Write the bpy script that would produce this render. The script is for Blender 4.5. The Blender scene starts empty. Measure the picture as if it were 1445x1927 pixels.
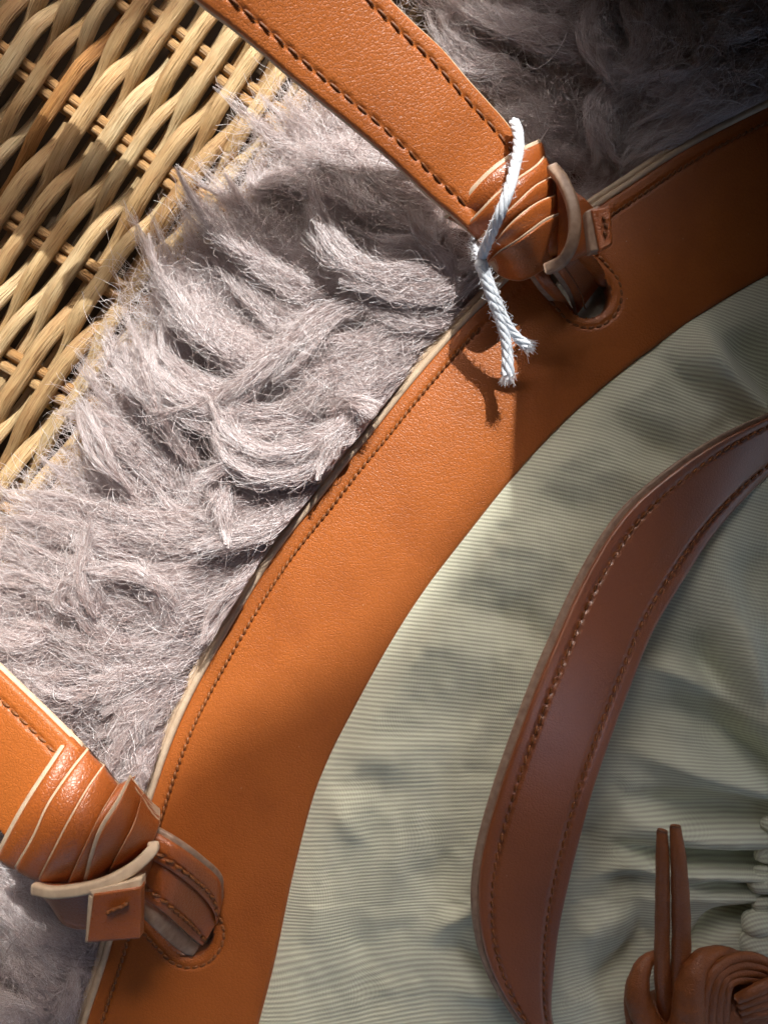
import bpy, math, random
import numpy as np
from mathutils import Vector, Quaternion
rng = np.random.default_rng(7)
random.seed(7)
sc = bpy.context.scene
COL = sc.collection

# ---------------------------------------------------------------- units
# lengths below are in "u" = 1/8000 m (about 80 u to a centimetre)
U = 1/8000.0
H = 1760.0                      # camera height in u
CX, CY = 722.5, 963.5

# ---------------------------------------------------------------- camera
cam_d = bpy.data.cameras.new("camera")
cam = bpy.data.objects.new("camera", cam_d); COL.objects.link(cam)
cam.location = (0, 0, H*U)
cam_d.sensor_fit = 'VERTICAL'
cam_d.angle = 2*math.atan(CY/H)
cam_d.clip_start = 0.005; cam_d.clip_end = 100
cam_d.dof.use_dof = True; cam_d.dof.focus_distance = (H-115)*U; cam_d.dof.aperture_fstop = 15.0
sc.camera = cam

# ---------------------------------------------------------------- light
SUN = Vector((0.27, 0.95, 1.0))            # towards the sun
w = bpy.data.worlds.new("World"); sc.world = w; w.use_nodes = True
wn = w.node_tree.nodes; wl = w.node_tree.links
bg = wn.get("Background") or wn.new("ShaderNodeBackground")
sky = wn.new("ShaderNodeTexSky"); sky.sky_type = 'NISHITA'; sky.sun_disc = False
sky.sun_elevation = math.radians(45); sky.sun_rotation = math.radians(16)
sky.altitude = 0; sky.air_density = 0.7; sky.dust_density = 6; sky.ozone_density = 0.6
wl.new(sky.outputs[0], bg.inputs[0]); bg.inputs[1].default_value = 0.15
sd = bpy.data.lights.new("sun", 'SUN'); sd.energy = 2.1; sd.angle = math.radians(0.5); sd.color = (1, 0.965, 0.91)
so = bpy.data.objects.new("sun", sd); COL.objects.link(so)
so.rotation_euler = (-SUN).to_track_quat('-Z', 'Y').to_euler(); so.location = (0.3, 0.9, 1)
sc.view_settings.view_transform = 'Standard'; sc.view_settings.look = 'None'
sc.view_settings.exposure = 1.22; sc.view_settings.gamma = 1.0

# ---------------------------------------------------------------- helpers
def at(px, py, z):
    """photo pixel seen at height z -> place (u)"""
    px = np.asarray(px, float); py = np.asarray(py, float); z = np.asarray(z, float)+0*px
    k = (H-z)/H
    return np.stack([(px-CX)*k, -(py-CY)*k, z], -1)

def tag(o, label=None, cat=None, group=None, kind=None):
    if label: o['label'] = label
    if cat: o['category'] = cat
    if group: o['group'] = group
    if kind: o['kind'] = kind
    return o

def empty(name, loc):
    o = bpy.data.objects.new(name, None); COL.objects.link(o)
    o.location = [c*U for c in loc]; o.empty_display_size = .01
    return o

def wroot(o):
    v = Vector((0, 0, 0))
    while o is not None:
        v += o.location; o = o.parent
    return v

def link(o, parent=None, loc=(0, 0, 0)):
    """loc in metres, world"""
    COL.objects.link(o)
    if parent is not None:
        o.parent = parent; o.location = Vector(loc) - wroot(parent)
    else:
        o.location = loc
    return o

def mesh(name, V, F, mat, parent=None, uv=None, smooth=True, origin=None, kind=None):
    V = np.asarray(V, float)*U
    org = np.array(V.mean(0) if origin is None else np.array(origin)*U)
    me = bpy.data.meshes.new(name)
    me.from_pydata((V-org).tolist(), [], F if isinstance(F, list) else F.tolist())
    if uv is not None:
        l = me.uv_layers.new(name="UVMap")
        idx = np.zeros(len(me.loops), int); me.loops.foreach_get("vertex_index", idx)
        l.data.foreach_set("uv", np.asarray(uv, float)[idx].ravel())
    me.materials.append(mat)
    me.polygons.foreach_set("use_smooth", [smooth]*len(me.polygons))
    me.update()
    o = bpy.data.objects.new(name, me)
    link(o, parent, org)
    if kind: o['kind'] = kind
    return o

def resample(P, n, t=None):
    """smooth (Catmull-Rom) curve through P, n points evenly by arc length"""
    P = np.asarray(P, float)
    Q = np.vstack([2*P[0]-P[1], P, 2*P[-1]-P[-2]])
    out = []
    for i in range(1, len(Q)-2):
        a, b, c, d = Q[i-1], Q[i], Q[i+1], Q[i+2]
        s = np.linspace(0, 1, 16, endpoint=False)[:, None]
        out.append(.5*((2*b)+(-a+c)*s+(2*a-5*b+4*c-d)*s**2+(-a+3*b-3*c+d)*s**3))
    out.append(Q[-2][None]); C = np.vstack(out)
    L = np.r_[0, np.cumsum(np.linalg.norm(np.diff(C[:, :2], axis=0), axis=1))] if P.shape[1] >= 2 else None
    if P.shape[1] == 3:
        L = np.r_[0, np.cumsum(np.linalg.norm(np.diff(C, axis=0), axis=1))]
    s = (np.linspace(0, 1, n) if t is None else np.asarray(t))*L[-1]
    return np.stack([np.interp(s, L, C[:, k]) for k in range(C.shape[1])], -1)

def smooth(P, k):
    if k < 3: return P
    h = k//2; Q = np.vstack([2*P[0]-P[h:0:-1], P, 2*P[-1]-P[-2:-h-2:-1]]); w_ = np.hanning(2*h+3)[1:-1]; w_ /= w_.sum()
    return np.stack([np.convolve(Q[:, c], w_, 'valid') for c in range(P.shape[1])], -1)
def arclen(P):
    return np.linalg.norm(np.diff(P, axis=0), axis=1).sum()

def grid_faces(n, m, wrap=False, flip=False):
    i, j = np.meshgrid(np.arange(n-1), np.arange(m if wrap else m-1), indexing='ij')
    a = i*m+j; b = i*m+(j+1) % m; c = (i+1)*m+(j+1) % m; d = (i+1)*m+j
    F = np.stack([a, b, c, d], -1).reshape(-1, 4)
    return F[:, ::-1] if flip else F

def tube_geo(C, r, m=10, prof=None, cap=True, up=(0, 0, 1)):
    """C (n,3), r scalar/(n,), prof: function(theta, i)->scale"""
    C = np.asarray(C, float); n = len(C); r = np.broadcast_to(np.asarray(r, float), (n,))
    T = np.gradient(C, axis=0); T /= np.linalg.norm(T, axis=1)[:, None]+1e-9
    up = np.array(up, float)
    A = np.cross(T, up); ln = np.linalg.norm(A, axis=1)[:, None]
    A = np.where(ln > 1e-3, A/(ln+1e-9), np.array([1., 0, 0])); B = np.cross(A, T)
    th = np.linspace(0, 2*np.pi, m, endpoint=False)
    R = np.ones((n, m)) if prof is None else prof(th[None, :], np.arange(n)[:, None])
    V = C[:, None]+(r[:, None]*R)[..., None]*(np.cos(th)[None, :, None]*A[:, None]+np.sin(th)[None, :, None]*B[:, None])
    V = V.reshape(-1, 3); F = grid_faces(n, m, wrap=True).tolist()
    if cap:
        F.append(list(range(m))); F.append(list(range((n-1)*m, n*m))[::-1])
    L = np.r_[0, np.cumsum(np.linalg.norm(np.diff(C, axis=0), axis=1))]
    uv = np.stack([np.broadcast_to(th/(2*np.pi), (n, m)), np.broadcast_to(L[:, None]/100, (n, m))], -1).reshape(-1, 2)
    return V, F, uv

def join_geo(gs):
    Vs, Fs, Us, o = [], [], [], 0
    for V, F, u in gs:
        Vs.append(V); Us.append(u)
        Fs += [[k+o for k in f] for f in (F if isinstance(F, list) else F.tolist())]
        o += len(V)
    return np.vstack(Vs), Fs, np.vstack(Us)

def sstep(a, b, x):
    t = np.clip((x-a)/(b-a), 0, 1); return t*t*(3-2*t)

# ---------------------------------------------------------------- materials
def new_mat(name):
    m = bpy.data.materials.new(name); m.use_nodes = True
    nt = m.node_tree; b = nt.nodes["Principled BSDF"]
    return m, nt, b
def nd(nt, t, **k):
    n = nt.nodes.new(t)
    for a, v in k.items():
        if a in n.inputs: n.inputs[a].default_value = v
        else: setattr(n, a, v)
    return n
def ramp(nt, stops):
    r = nt.nodes.new("ShaderNodeValToRGB"); e = r.color_ramp.elements
    while len(e) < len(stops): e.new(.5)
    for i, (p, c) in enumerate(stops):
        e[i].position = p; e[i].color = (*c, 1) if len(c) == 3 else c
    return r
def g(v): return (v, v, v)

def leather_mat(name, col, rough=.42, grain=1.0, spec=.5, coat=.0):
    m, nt, b = new_mat(name); L = nt.links
    tc = nd(nt, "ShaderNodeTexCoord")
    v = nd(nt, "ShaderNodeTexVoronoi", feature='DISTANCE_TO_EDGE'); v.inputs['Scale'].default_value = 1250
    n0 = nd(nt, "ShaderNodeTexNoise"); n0.inputs['Scale'].default_value = 700; n0.inputs['Detail'].default_value = 2
    mx = nd(nt, "ShaderNodeMixRGB", blend_type='ADD'); mx.inputs[0].default_value = 0.0016
    L.new(tc.outputs['Object'], n0.inputs['Vector'])
    add = nd(nt, "ShaderNodeVectorMath", operation='MULTIPLY_ADD')
    L.new(n0.outputs['Color'], add.inputs[0]); add.inputs[1].default_value = (.0008,)*3; L.new(tc.outputs['Object'], add.inputs[2])
    L.new(add.outputs[0], v.inputs['Vector'])
    vr = ramp(nt, [(0.0, g(0)), (.16, g(1))]); L.new(v.outputs[0], vr.inputs[0])
    n1 = nd(nt, "ShaderNodeTexNoise"); n1.inputs['Scale'].default_value = 2600; n1.inputs['Detail'].default_value = 2
    L.new(tc.outputs['Object'], n1.inputs['Vector'])
    n2 = nd(nt, "ShaderNodeTexNoise"); n2.inputs['Scale'].default_value = 45; n2.inputs['Detail'].default_value = 4
    L.new(tc.outputs['Object'], n2.inputs['Vector'])
    ad = nd(nt, "ShaderNodeMath", operation='ADD'); L.new(vr.outputs[0], ad.inputs[0])
    ms = nd(nt, "ShaderNodeMath", operation='MULTIPLY'); L.new(n1.outputs[0], ms.inputs[0]); ms.inputs[1].default_value = 1.6
    L.new(ms.outputs[0], ad.inputs[1])
    bp = nd(nt, "ShaderNodeBump"); bp.inputs['Strength'].default_value = .42*grain; bp.inputs['Distance'].default_value = 0.00009
    L.new(ad.outputs[0], bp.inputs['Height'])
    bp2 = nd(nt, "ShaderNodeBump"); bp2.inputs['Strength'].default_value = .6; bp2.inputs['Distance'].default_value = 0.0005
    L.new(n2.outputs[0], bp2.inputs['Height']); L.new(bp2.outputs[0], bp.inputs['Normal'])
    L.new(bp.outputs[0], b.inputs['Normal'])
    c0 = np.array(col)
    cr = ramp(nt, [(.28, tuple(c0*np.array((.80, .76, .74)))), (.5, tuple(c0)), (.72, tuple(c0*1.08))]); L.new(n2.outputs[0], cr.inputs[0])
    mm = nd(nt, "ShaderNodeMixRGB", blend_type='MULTIPLY'); mm.inputs[0].default_value = .35*grain
    vr2 = ramp(nt, [(0, g(.72)), (.12, g(1))]); L.new(v.outputs[0], vr2.inputs[0])
    L.new(cr.outputs[0], mm.inputs[1]); L.new(vr2.outputs[0], mm.inputs[2])
    vd = nd(nt, "ShaderNodeTexVoronoi"); vd.inputs['Scale'].default_value = 420; L.new(tc.outputs['Object'], vd.inputs['Vector'])
    sk = ramp(nt, [(.035, g(.45)), (.06, g(0))]); L.new(vd.outputs['Distance'], sk.inputs[0])
    cg = nd(nt, "ShaderNodeSeparateColor"); L.new(vd.outputs['Color'], cg.inputs[0]); gt = nd(nt, "ShaderNodeMath", operation='GREATER_THAN'); gt.inputs[1].default_value = .72; L.new(cg.outputs[0], gt.inputs[0])
    mk = nd(nt, "ShaderNodeMath", operation='MULTIPLY'); L.new(sk.outputs[0], mk.inputs[0]); L.new(gt.outputs[0], mk.inputs[1])
    dm = nd(nt, "ShaderNodeMixRGB"); L.new(mk.outputs[0], dm.inputs[0]); L.new(mm.outputs[0], dm.inputs[1]); dm.inputs[2].default_value = (.8, .62, .45, 1)
    L.new(dm.outputs[0], b.inputs['Base Color'])
    rr = ramp(nt, [(.3, g(rough-.06)), (.7, g(rough+.1))]); L.new(n1.outputs[0], rr.inputs[0])
    L.new(rr.outputs[0], b.inputs['Roughness'])
    b.inputs['Specular IOR Level'].default_value = spec
    b.inputs['Coat Weight'].default_value = coat; b.inputs['Coat Roughness'].default_value = .30
    return m

def simple_mat(name, c1, c2, scale=300, rough=.7, bump=.2, dist=.0002, spec=.3, sheen=0):
    m, nt, b = new_mat(name); L = nt.links
    tc = nd(nt, "ShaderNodeTexCoord"); n = nd(nt, "ShaderNodeTexNoise")
    n.inputs['Scale'].default_value = scale; n.inputs['Detail'].default_value = 5
    L.new(tc.outputs['Object'], n.inputs['Vector'])
    r = ramp(nt, [(.3, c1), (.7, c2)]); L.new(n.outputs[0], r.inputs[0]); L.new(r.outputs[0], b.inputs['Base Color'])
    bp = nd(nt, "ShaderNodeBump"); bp.inputs['Strength'].default_value = bump; bp.inputs['Distance'].default_value = dist
    L.new(n.outputs[0], bp.inputs['Height']); L.new(bp.outputs[0], b.inputs['Normal'])
    b.inputs['Roughness'].default_value = rough; b.inputs['Specular IOR Level'].default_value = spec
    b.inputs['Sheen Weight'].default_value = sheen
    return m

M_LEATHER = leather_mat("tan_leather", (.435, .122, .022), .40)
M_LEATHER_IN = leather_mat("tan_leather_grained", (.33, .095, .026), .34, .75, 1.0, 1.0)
M_KNOT = leather_mat("tan_leather_knot", (.40, .105, .020), .33, 1.1, .7, .12)
M_CORD = leather_mat("brown_leather_cord", (.36, .115, .034), .40, 1.25, .6)
M_CREAM = simple_mat("cream_edge", (.56, .42, .29), (.68, .54, .39), 500, .45, .10, .0001)
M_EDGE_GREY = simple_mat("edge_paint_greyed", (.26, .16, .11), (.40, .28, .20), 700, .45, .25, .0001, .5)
M_THREAD = simple_mat("brown_thread", (.15, .045, .010), (.34, .12, .03), 2500, .5, .5, .0001, .5)
M_THREAD_DK = simple_mat("dark_brown_thread", (.10, .030, .008), (.24, .08, .02), 2500, .5, .5, .0001, .4)
M_LINING = simple_mat("grey_lining", (.22, .22, .20), (.32, .32, .30), 900, .6, .2)
M_STRING = simple_mat("white_cotton", (.72, .79, .88), (.84, .89, .95), 1500, .8, .3, .0001, .2, .3)
M_DARK = simple_mat("stone_ground", (.10, .09, .075), (.15, .14, .115), 6, .9, .2)
M_INNER = simple_mat("basket_inside", (.05, .032, .018), (.09, .058, .034), 60, .9, .2)
M_PELT = simple_mat("pelt", (.16, .115, .105), (.30, .225, .21), 260, .95, 1.0, .0012, .1)

def canvas_mat(name, grey=1.0):
    m, nt, b = new_mat(name); L = nt.links
    uv = nd(nt, "ShaderNodeUVMap"); sp = nd(nt, "ShaderNodeSeparateXYZ"); L.new(uv.outputs[0], sp.inputs[0])
    tc = nd(nt, "ShaderNodeTexCoord")
    nz = nd(nt, "ShaderNodeTexNoise"); nz.inputs['Scale'].default_value = 220; nz.inputs['Detail'].default_value = 4
    L.new(tc.outputs['Object'], nz.inputs['Vector'])
    m1 = nd(nt, "ShaderNodeMath", operation='MULTIPLY_ADD'); L.new(nz.outputs[0], m1.inputs[0]); m1.inputs[1].default_value = .22
    L.new(sp.outputs[1], m1.inputs[2])
    m2 = nd(nt, "ShaderNodeMath", operation='MULTIPLY'); L.new(m1.outputs[0], m2.inputs[0]); m2.inputs[1].default_value = 2*math.pi
    s1 = nd(nt, "ShaderNodeMath", operation='SINE'); L.new(m2.outputs[0], s1.inputs[0])
    # thread beads along a rib
    bx = nd(nt, "ShaderNodeMath", operation='MULTIPLY_ADD'); L.new(sp.outputs[1], bx.inputs[0]); bx.inputs[1].default_value = .5; L.new(sp.outputs[0], bx.inputs[2])
    b2 = nd(nt, "ShaderNodeMath", operation='MULTIPLY'); L.new(bx.outputs[0], b2.inputs[0]); b2.inputs[1].default_value = 2*math.pi
    s2 = nd(nt, "ShaderNodeMath", operation='SINE'); L.new(b2.outputs[0], s2.inputs[0])
    h = nd(nt, "ShaderNodeMath", operation='MULTIPLY_ADD'); L.new(s2.outputs[0], h.inputs[0]); h.inputs[1].default_value = .22; L.new(s1.outputs[0], h.inputs[2])
    hn = nd(nt, "ShaderNodeMath", operation='MULTIPLY_ADD'); L.new(h.outputs[0], hn.inputs[0]); hn.inputs[1].default_value = .4; hn.inputs[2].default_value = .5
    cr = ramp(nt, [(0.0, tuple(np.array((.60, .60, .47))*grey)), (.45, tuple(np.array((.75, .78, .62))*grey)), (.95, tuple(np.array((.88, .92, .74))*grey))])
    L.new(hn.outputs[0], cr.inputs[0])
    nf = nd(nt, "ShaderNodeTexNoise"); nf.inputs['Scale'].default_value = 60; nf.inputs['Detail'].default_value = 6
    L.new(tc.outputs['Object'], nf.inputs['Vector'])
    fr = ramp(nt, [(.3, g(.88)), (.7, g(1.05))]); L.new(nf.outputs[0], fr.inputs[0])
    mm = nd(nt, "ShaderNodeMixRGB", blend_type='MULTIPLY'); mm.inputs[0].default_value = 1
    L.new(cr.outputs[0], mm.inputs[1]); L.new(fr.outputs[0], mm.inputs[2]); L.new(mm.outputs[0], b.inputs['Base Color'])
    fz = nd(nt, "ShaderNodeTexNoise"); fz.inputs['Scale'].default_value = 2500; fz.inputs['Detail'].default_value = 3
    L.new(tc.outputs['Object'], fz.inputs['Vector'])
    h2 = nd(nt, "ShaderNodeMath", operation='MULTIPLY_ADD'); L.new(fz.outputs[0], h2.inputs[0]); h2.inputs[1].default_value = .5; L.new(hn.outputs[0], h2.inputs[2])
    bp = nd(nt, "ShaderNodeBump"); bp.inputs['Strength'].default_value = .45; bp.inputs['Distance'].default_value = 0.00018
    L.new(h2.outputs[0], bp.inputs['Height']); L.new(bp.outputs[0], b.inputs['Normal'])
    b.inputs['Roughness'].default_value = .85; b.inputs['Specular IOR Level'].default_value = .15
    b.inputs['Sheen Weight'].default_value = .25
    return m
M_CANVAS = canvas_mat("twill_canvas")

def willow_mat(name, dark=1.0, tint=(1, 1, 1)):
    m, nt, b = new_mat(name); L = nt.links
    uv = nd(nt, "ShaderNodeUVMap"); oi = nd(nt, "ShaderNodeObjectInfo")
    mp = nd(nt, "ShaderNodeMapping"); L.new(uv.outputs[0], mp.inputs['Vector'])
    mp.inputs['Scale'].default_value = (14, .7, 1)
    cb = nd(nt, "ShaderNodeCombineXYZ"); 
    ml = nd(nt, "ShaderNodeMath", operation='MULTIPLY'); L.new(oi.outputs['Random'], ml.inputs[0]); ml.inputs[1].default_value = 57
    L.new(ml.outputs[0], cb.inputs[0]); L.new(ml.outputs[0], cb.inputs[1]); L.new(cb.outputs[0], mp.inputs['Location'])
    n1 = nd(nt, "ShaderNodeTexNoise"); n1.inputs['Scale'].default_value = 1.6; n1.inputs['Detail'].default_value = 6; n1.inputs['Roughness'].default_value = .65
    L.new(mp.outputs[0], n1.inputs['Vector'])
    mp2 = nd(nt, "ShaderNodeMapping"); L.new(uv.outputs[0], mp2.inputs['Vector']); mp2.inputs['Scale'].default_value = (34, 2.2, 1); L.new(cb.outputs[0], mp2.inputs['Location'])
    n2 = nd(nt, "ShaderNodeTexNoise"); n2.inputs['Scale'].default_value = 1.0; n2.inputs['Detail'].default_value = 5; L.new(mp2.outputs[0], n2.inputs['Vector'])
    mp3 = nd(nt, "ShaderNodeMapping"); L.new(uv.outputs[0], mp3.inputs['Vector']); mp3.inputs['Scale'].default_value = (2, 1.1, 1); L.new(cb.outputs[0], mp3.inputs['Location'])
    n3 = nd(nt, "ShaderNodeTexNoise"); n3.inputs['Scale'].default_value = 1.0; n3.inputs['Detail'].default_value = 2; L.new(mp3.outputs[0], n3.inputs['Vector'])
    t = np.array(tint)
    c = ramp(nt, [(.30, tuple(np.array((.42, .25, .115))*dark*t)), (.46, tuple(np.array((.66, .475, .235))*dark*t)), (.66, tuple(np.array((.84, .69, .42))*dark*t))])
    L.new(n1.outputs[0], c.inputs[0])
    pr = ramp(nt, [(.35, (.50, .29, .15)), (.6, (.84, .72, .48))]); L.new(n3.outputs[0], pr.inputs[0])
    mx = nd(nt, "ShaderNodeMixRGB", blend_type='MIX'); mx.inputs[0].default_value = .35*(1 if dark > .9 else 0)
    L.new(c.outputs[0], mx.inputs[1]); L.new(pr.outputs[0], mx.inputs[2])
    gr = ramp(nt, [(.30, (.38, .25, .15)), (.42, (1, 1, 1))]); L.new(n2.outputs[0], gr.inputs[0])
    mm = nd(nt, "ShaderNodeMixRGB", blend_type='MULTIPLY'); mm.inputs[0].default_value = .8
    L.new(mx.outputs[0], mm.inputs[1]); L.new(gr.outputs[0], mm.inputs[2])
    rv = ramp(nt, [(0, (.66, .55, .45)), (.3, (1, .90, .78)), (1, (1.0, 1.0, 1.0))]); L.new(oi.outputs['Random'], rv.inputs[0])
    m3 = nd(nt, "ShaderNodeMixRGB", blend_type='MULTIPLY'); m3.inputs[0].default_value = 1
    L.new(mm.outputs[0], m3.inputs[1]); L.new(rv.outputs[0], m3.inputs[2])
    L.new(m3.outputs[0], b.inputs['Base Color'])
    ad = nd(nt, "ShaderNodeMath", operation='ADD'); L.new(n1.outputs[0], ad.inputs[0]); L.new(n2.outputs[0], ad.inputs[1])
    bp = nd(nt, "ShaderNodeBump"); bp.inputs['Strength'].default_value = 1.0; bp.inputs['Distance'].default_value = 0.0007
    L.new(ad.outputs[0], bp.inputs['Height']); L.new(bp.outputs[0], b.inputs['Normal'])
    b.inputs['Roughness'].default_value = .5; b.inputs['Specular IOR Level'].default_value = .4
    return m
M_WILLOW = willow_mat("peeled_willow")
M_WILLOW_OR = willow_mat("orange_willow", .85, (.80, .52, .30))
M_SPOKE = willow_mat("willow_spoke", .88, (1, .86, .74))

def hair_mat(name, c1, c2, c3, rough=.38):
    m, nt, b = new_mat(name); L = nt.links
    hi = nd(nt, "ShaderNodeHairInfo")
    r = ramp(nt, [(0, c1), (.5, c2), (1, c3)]); L.new(hi.outputs['Random'], r.inputs[0])
    nt.nodes.remove(b)
    df = nd(nt, "ShaderNodeBsdfDiffuse"); tr = nd(nt, "ShaderNodeBsdfTranslucent"); gl = nd(nt, "ShaderNodeBsdfGlossy")
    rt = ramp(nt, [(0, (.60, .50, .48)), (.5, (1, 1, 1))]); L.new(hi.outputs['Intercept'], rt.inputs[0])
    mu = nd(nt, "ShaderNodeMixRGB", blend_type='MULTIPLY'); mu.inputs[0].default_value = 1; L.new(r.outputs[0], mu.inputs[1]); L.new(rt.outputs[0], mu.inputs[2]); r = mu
    L.new(r.outputs[0], df.inputs[0]); L.new(r.outputs[0], tr.inputs[0]); gl.inputs['Roughness'].default_value = rough
    gl.inputs['Color'].default_value = (.86, .92, 1, 1)
    a = nd(nt, "ShaderNodeMixShader"); a.inputs[0].default_value = .38; L.new(df.outputs[0], a.inputs[1]); L.new(tr.outputs[0], a.inputs[2])
    c = nd(nt, "ShaderNodeMixShader"); c.inputs[0].default_value = .22; L.new(a.outputs[0], c.inputs[1]); L.new(gl.outputs[0], c.inputs[2])
    L.new(c.outputs[0], nt.nodes["Material Output"].inputs[0])
    return m
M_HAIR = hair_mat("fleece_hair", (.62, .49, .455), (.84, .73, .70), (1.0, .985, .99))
M_FUZZ = hair_mat("cotton_fuzz", (.8, .84, .9), (.85, .88, .92), (.9, .92, .95))

# ================================================================= SETTING
V = [(-60000, -60000, -420), (60000, -60000, -420), (60000, 60000, -420), (-60000, 60000, -420)]
tag(mesh("ground", V, [[0, 1, 2, 3]], M_DARK, smooth=False), kind='structure')

# unseen blockers added only to shade the scene; first a high sheet, curved edge
M_BLOCKER = simple_mat("blocker_dark", (.05, .055, .045), (.07, .075, .06), 20, .9, .2)  # dark finish of the added blockers overhead
def shade_sheet(name, pts, z0, h, thick, label, n=90):
    P_ = resample(np.array(pts, float), n) if n < 1000 else np.vstack([np.array(pts[:2], float), resample(np.array(pts[2:19], float), 160), np.array(pts[19:], float)]); n = len(P_)
    q = at(P_[:, 0], P_[:, 1], z0)+np.array(SUN)*h
    V = np.vstack([q, q+[0, 0, thick]]); F = [list(range(n)), list(range(n, 2*n))[::-1]]+[[i, (i+1) % n+0, (i+1) % n+n, i+n] for i in range(n)]
    o = mesh(name, V, F, M_BLOCKER, smooth=False); return tag(o, kind='structure')
WX0, WX1, WY0 = 900, 5200, 8300
BLOCK_EDGE = [(-30000, 3600), (-8000, 2800), (-2000, 2150), (-700, 1900), (-300, 1770), (0, 1730), (180, 1650), (330, 1440), (560, 1300), (720, 1190), (850, 1040), (960, 900), (1035, 770), (1065, 620), (1060, 450), (990, 250), (880, 80), (800, -60), (700, -600), (900, -2600), (9000, -4000), (30000, -6000), (32000, 0), (32000, 38000), (30000, 40000), (5600, 40000), (5300, 39000), (5200, 14600), (WX1, 14200), (WX1, WY0+200), (WX1-200, WY0), (WX0+200, WY0), (WX0, WY0+200), (WX0, 14200), (5100, 14700), (5100, 39000), (4900, 40000), (-30000, 40000), (-32000, 38000), (-32000, 5000)]
shade_sheet("sun_blocker", BLOCK_EDGE, 125, 9000, 40, "", 1500)  # added sheet, edge cut to the shade line, opening left for skylight
SLB = [(930, 440), (960, 150), (1020, 0), (1150, -110), (1270, -260), (1450, -500), (2700, -500), (2800, 1120), (1480, 1120), (1270, 930), (1060, 640)]
nb = len(SLB); Vs = [(x-CX, CY-y, z) for z in (1500, 1530) for x, y in SLB]
tag(mesh("overhead_blocker", Vs, [list(range(nb)), list(range(nb, 2*nb))[::-1]]+[[i, i+nb, (i+1) % nb+nb, (i+1) % nb] for i in range(nb)], M_BLOCKER, smooth=False), kind='structure')  # added slab overhead, out of view, to darken the upper right
CORNER_EDGE = [(-400, -500), (500, -600), (520, -160), (400, -40), (270, 30), (150, 60), (90, 150), (40, 260), (-60, 330), (-500, 400)]
shade_sheet("corner_blocker", CORNER_EDGE, 20, 3600, 30, "", 60)  # added sheet, out of view, shading the upper left corner
M_BLOCKER_UP = simple_mat("blocker_brown", (.05, .035, .025), (.08, .06, .045), 30, .7, .3)  # dark finish of the added upright blockers
wp = [(960, -230, 380), (1150, -235, 820), (1300, -245, 1480), (1430, -260, 1600), (1900, -420, 2400), (2400, -100, 2600), (2300, 850, 2300), (2420, 850, 2300), (2550, -200, 2600), (1950, -560, 2400), (1400, -380, 1600), (960, -330, 340)]
nw = len(wp); Vw = [(x-CX, CY-y, -420) for x, y, z in wp]+[(x-CX, CY-y, z) for x, y, z in wp]
tag(mesh("unseen_panel", Vw, [list(range(nw))[::-1], list(range(nw, 2*nw))]+[[i, (i+1) % nw, (i+1) % nw+nw, i+nw] for i in range(nw)], M_BLOCKER_UP, smooth=False), kind='structure')  # added upright blocker, out of view, hiding sky from the upper right
wp = [(-1500, 3500), (-1500, -1200), (-500, -3600), (-700, -3700), (-1700, -1250), (-1700, 3500)]
nw = len(wp); Vw = [(x-CX, CY-y, z) for z in (-420, 3800) for x, y in wp]
tag(mesh("unseen_panel", Vw, [list(range(nw))[::-1], list(range(nw, 2*nw))]+[[i, (i+1) % nw, (i+1) % nw+nw, i+nw] for i in range(nw)], M_BLOCKER_UP, smooth=False), kind='structure')  # added upright blocker shutting out skylight from the west and northwest
# ================================================================= WICKER
wick = empty("wicker_basket", (-600, 500, -60))
tag(wick, "pale peeled willow wickerwork showing at the upper left under the fleece", "wicker basket")
V = [(-1600, -2200, -170), (1800, -2200, -170), (1800, 2200, -170), (-1600, 2200, -170)]; mesh('basket_floor', V, [[0, 1, 2, 3]], M_INNER, wick, smooth=False)
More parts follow.
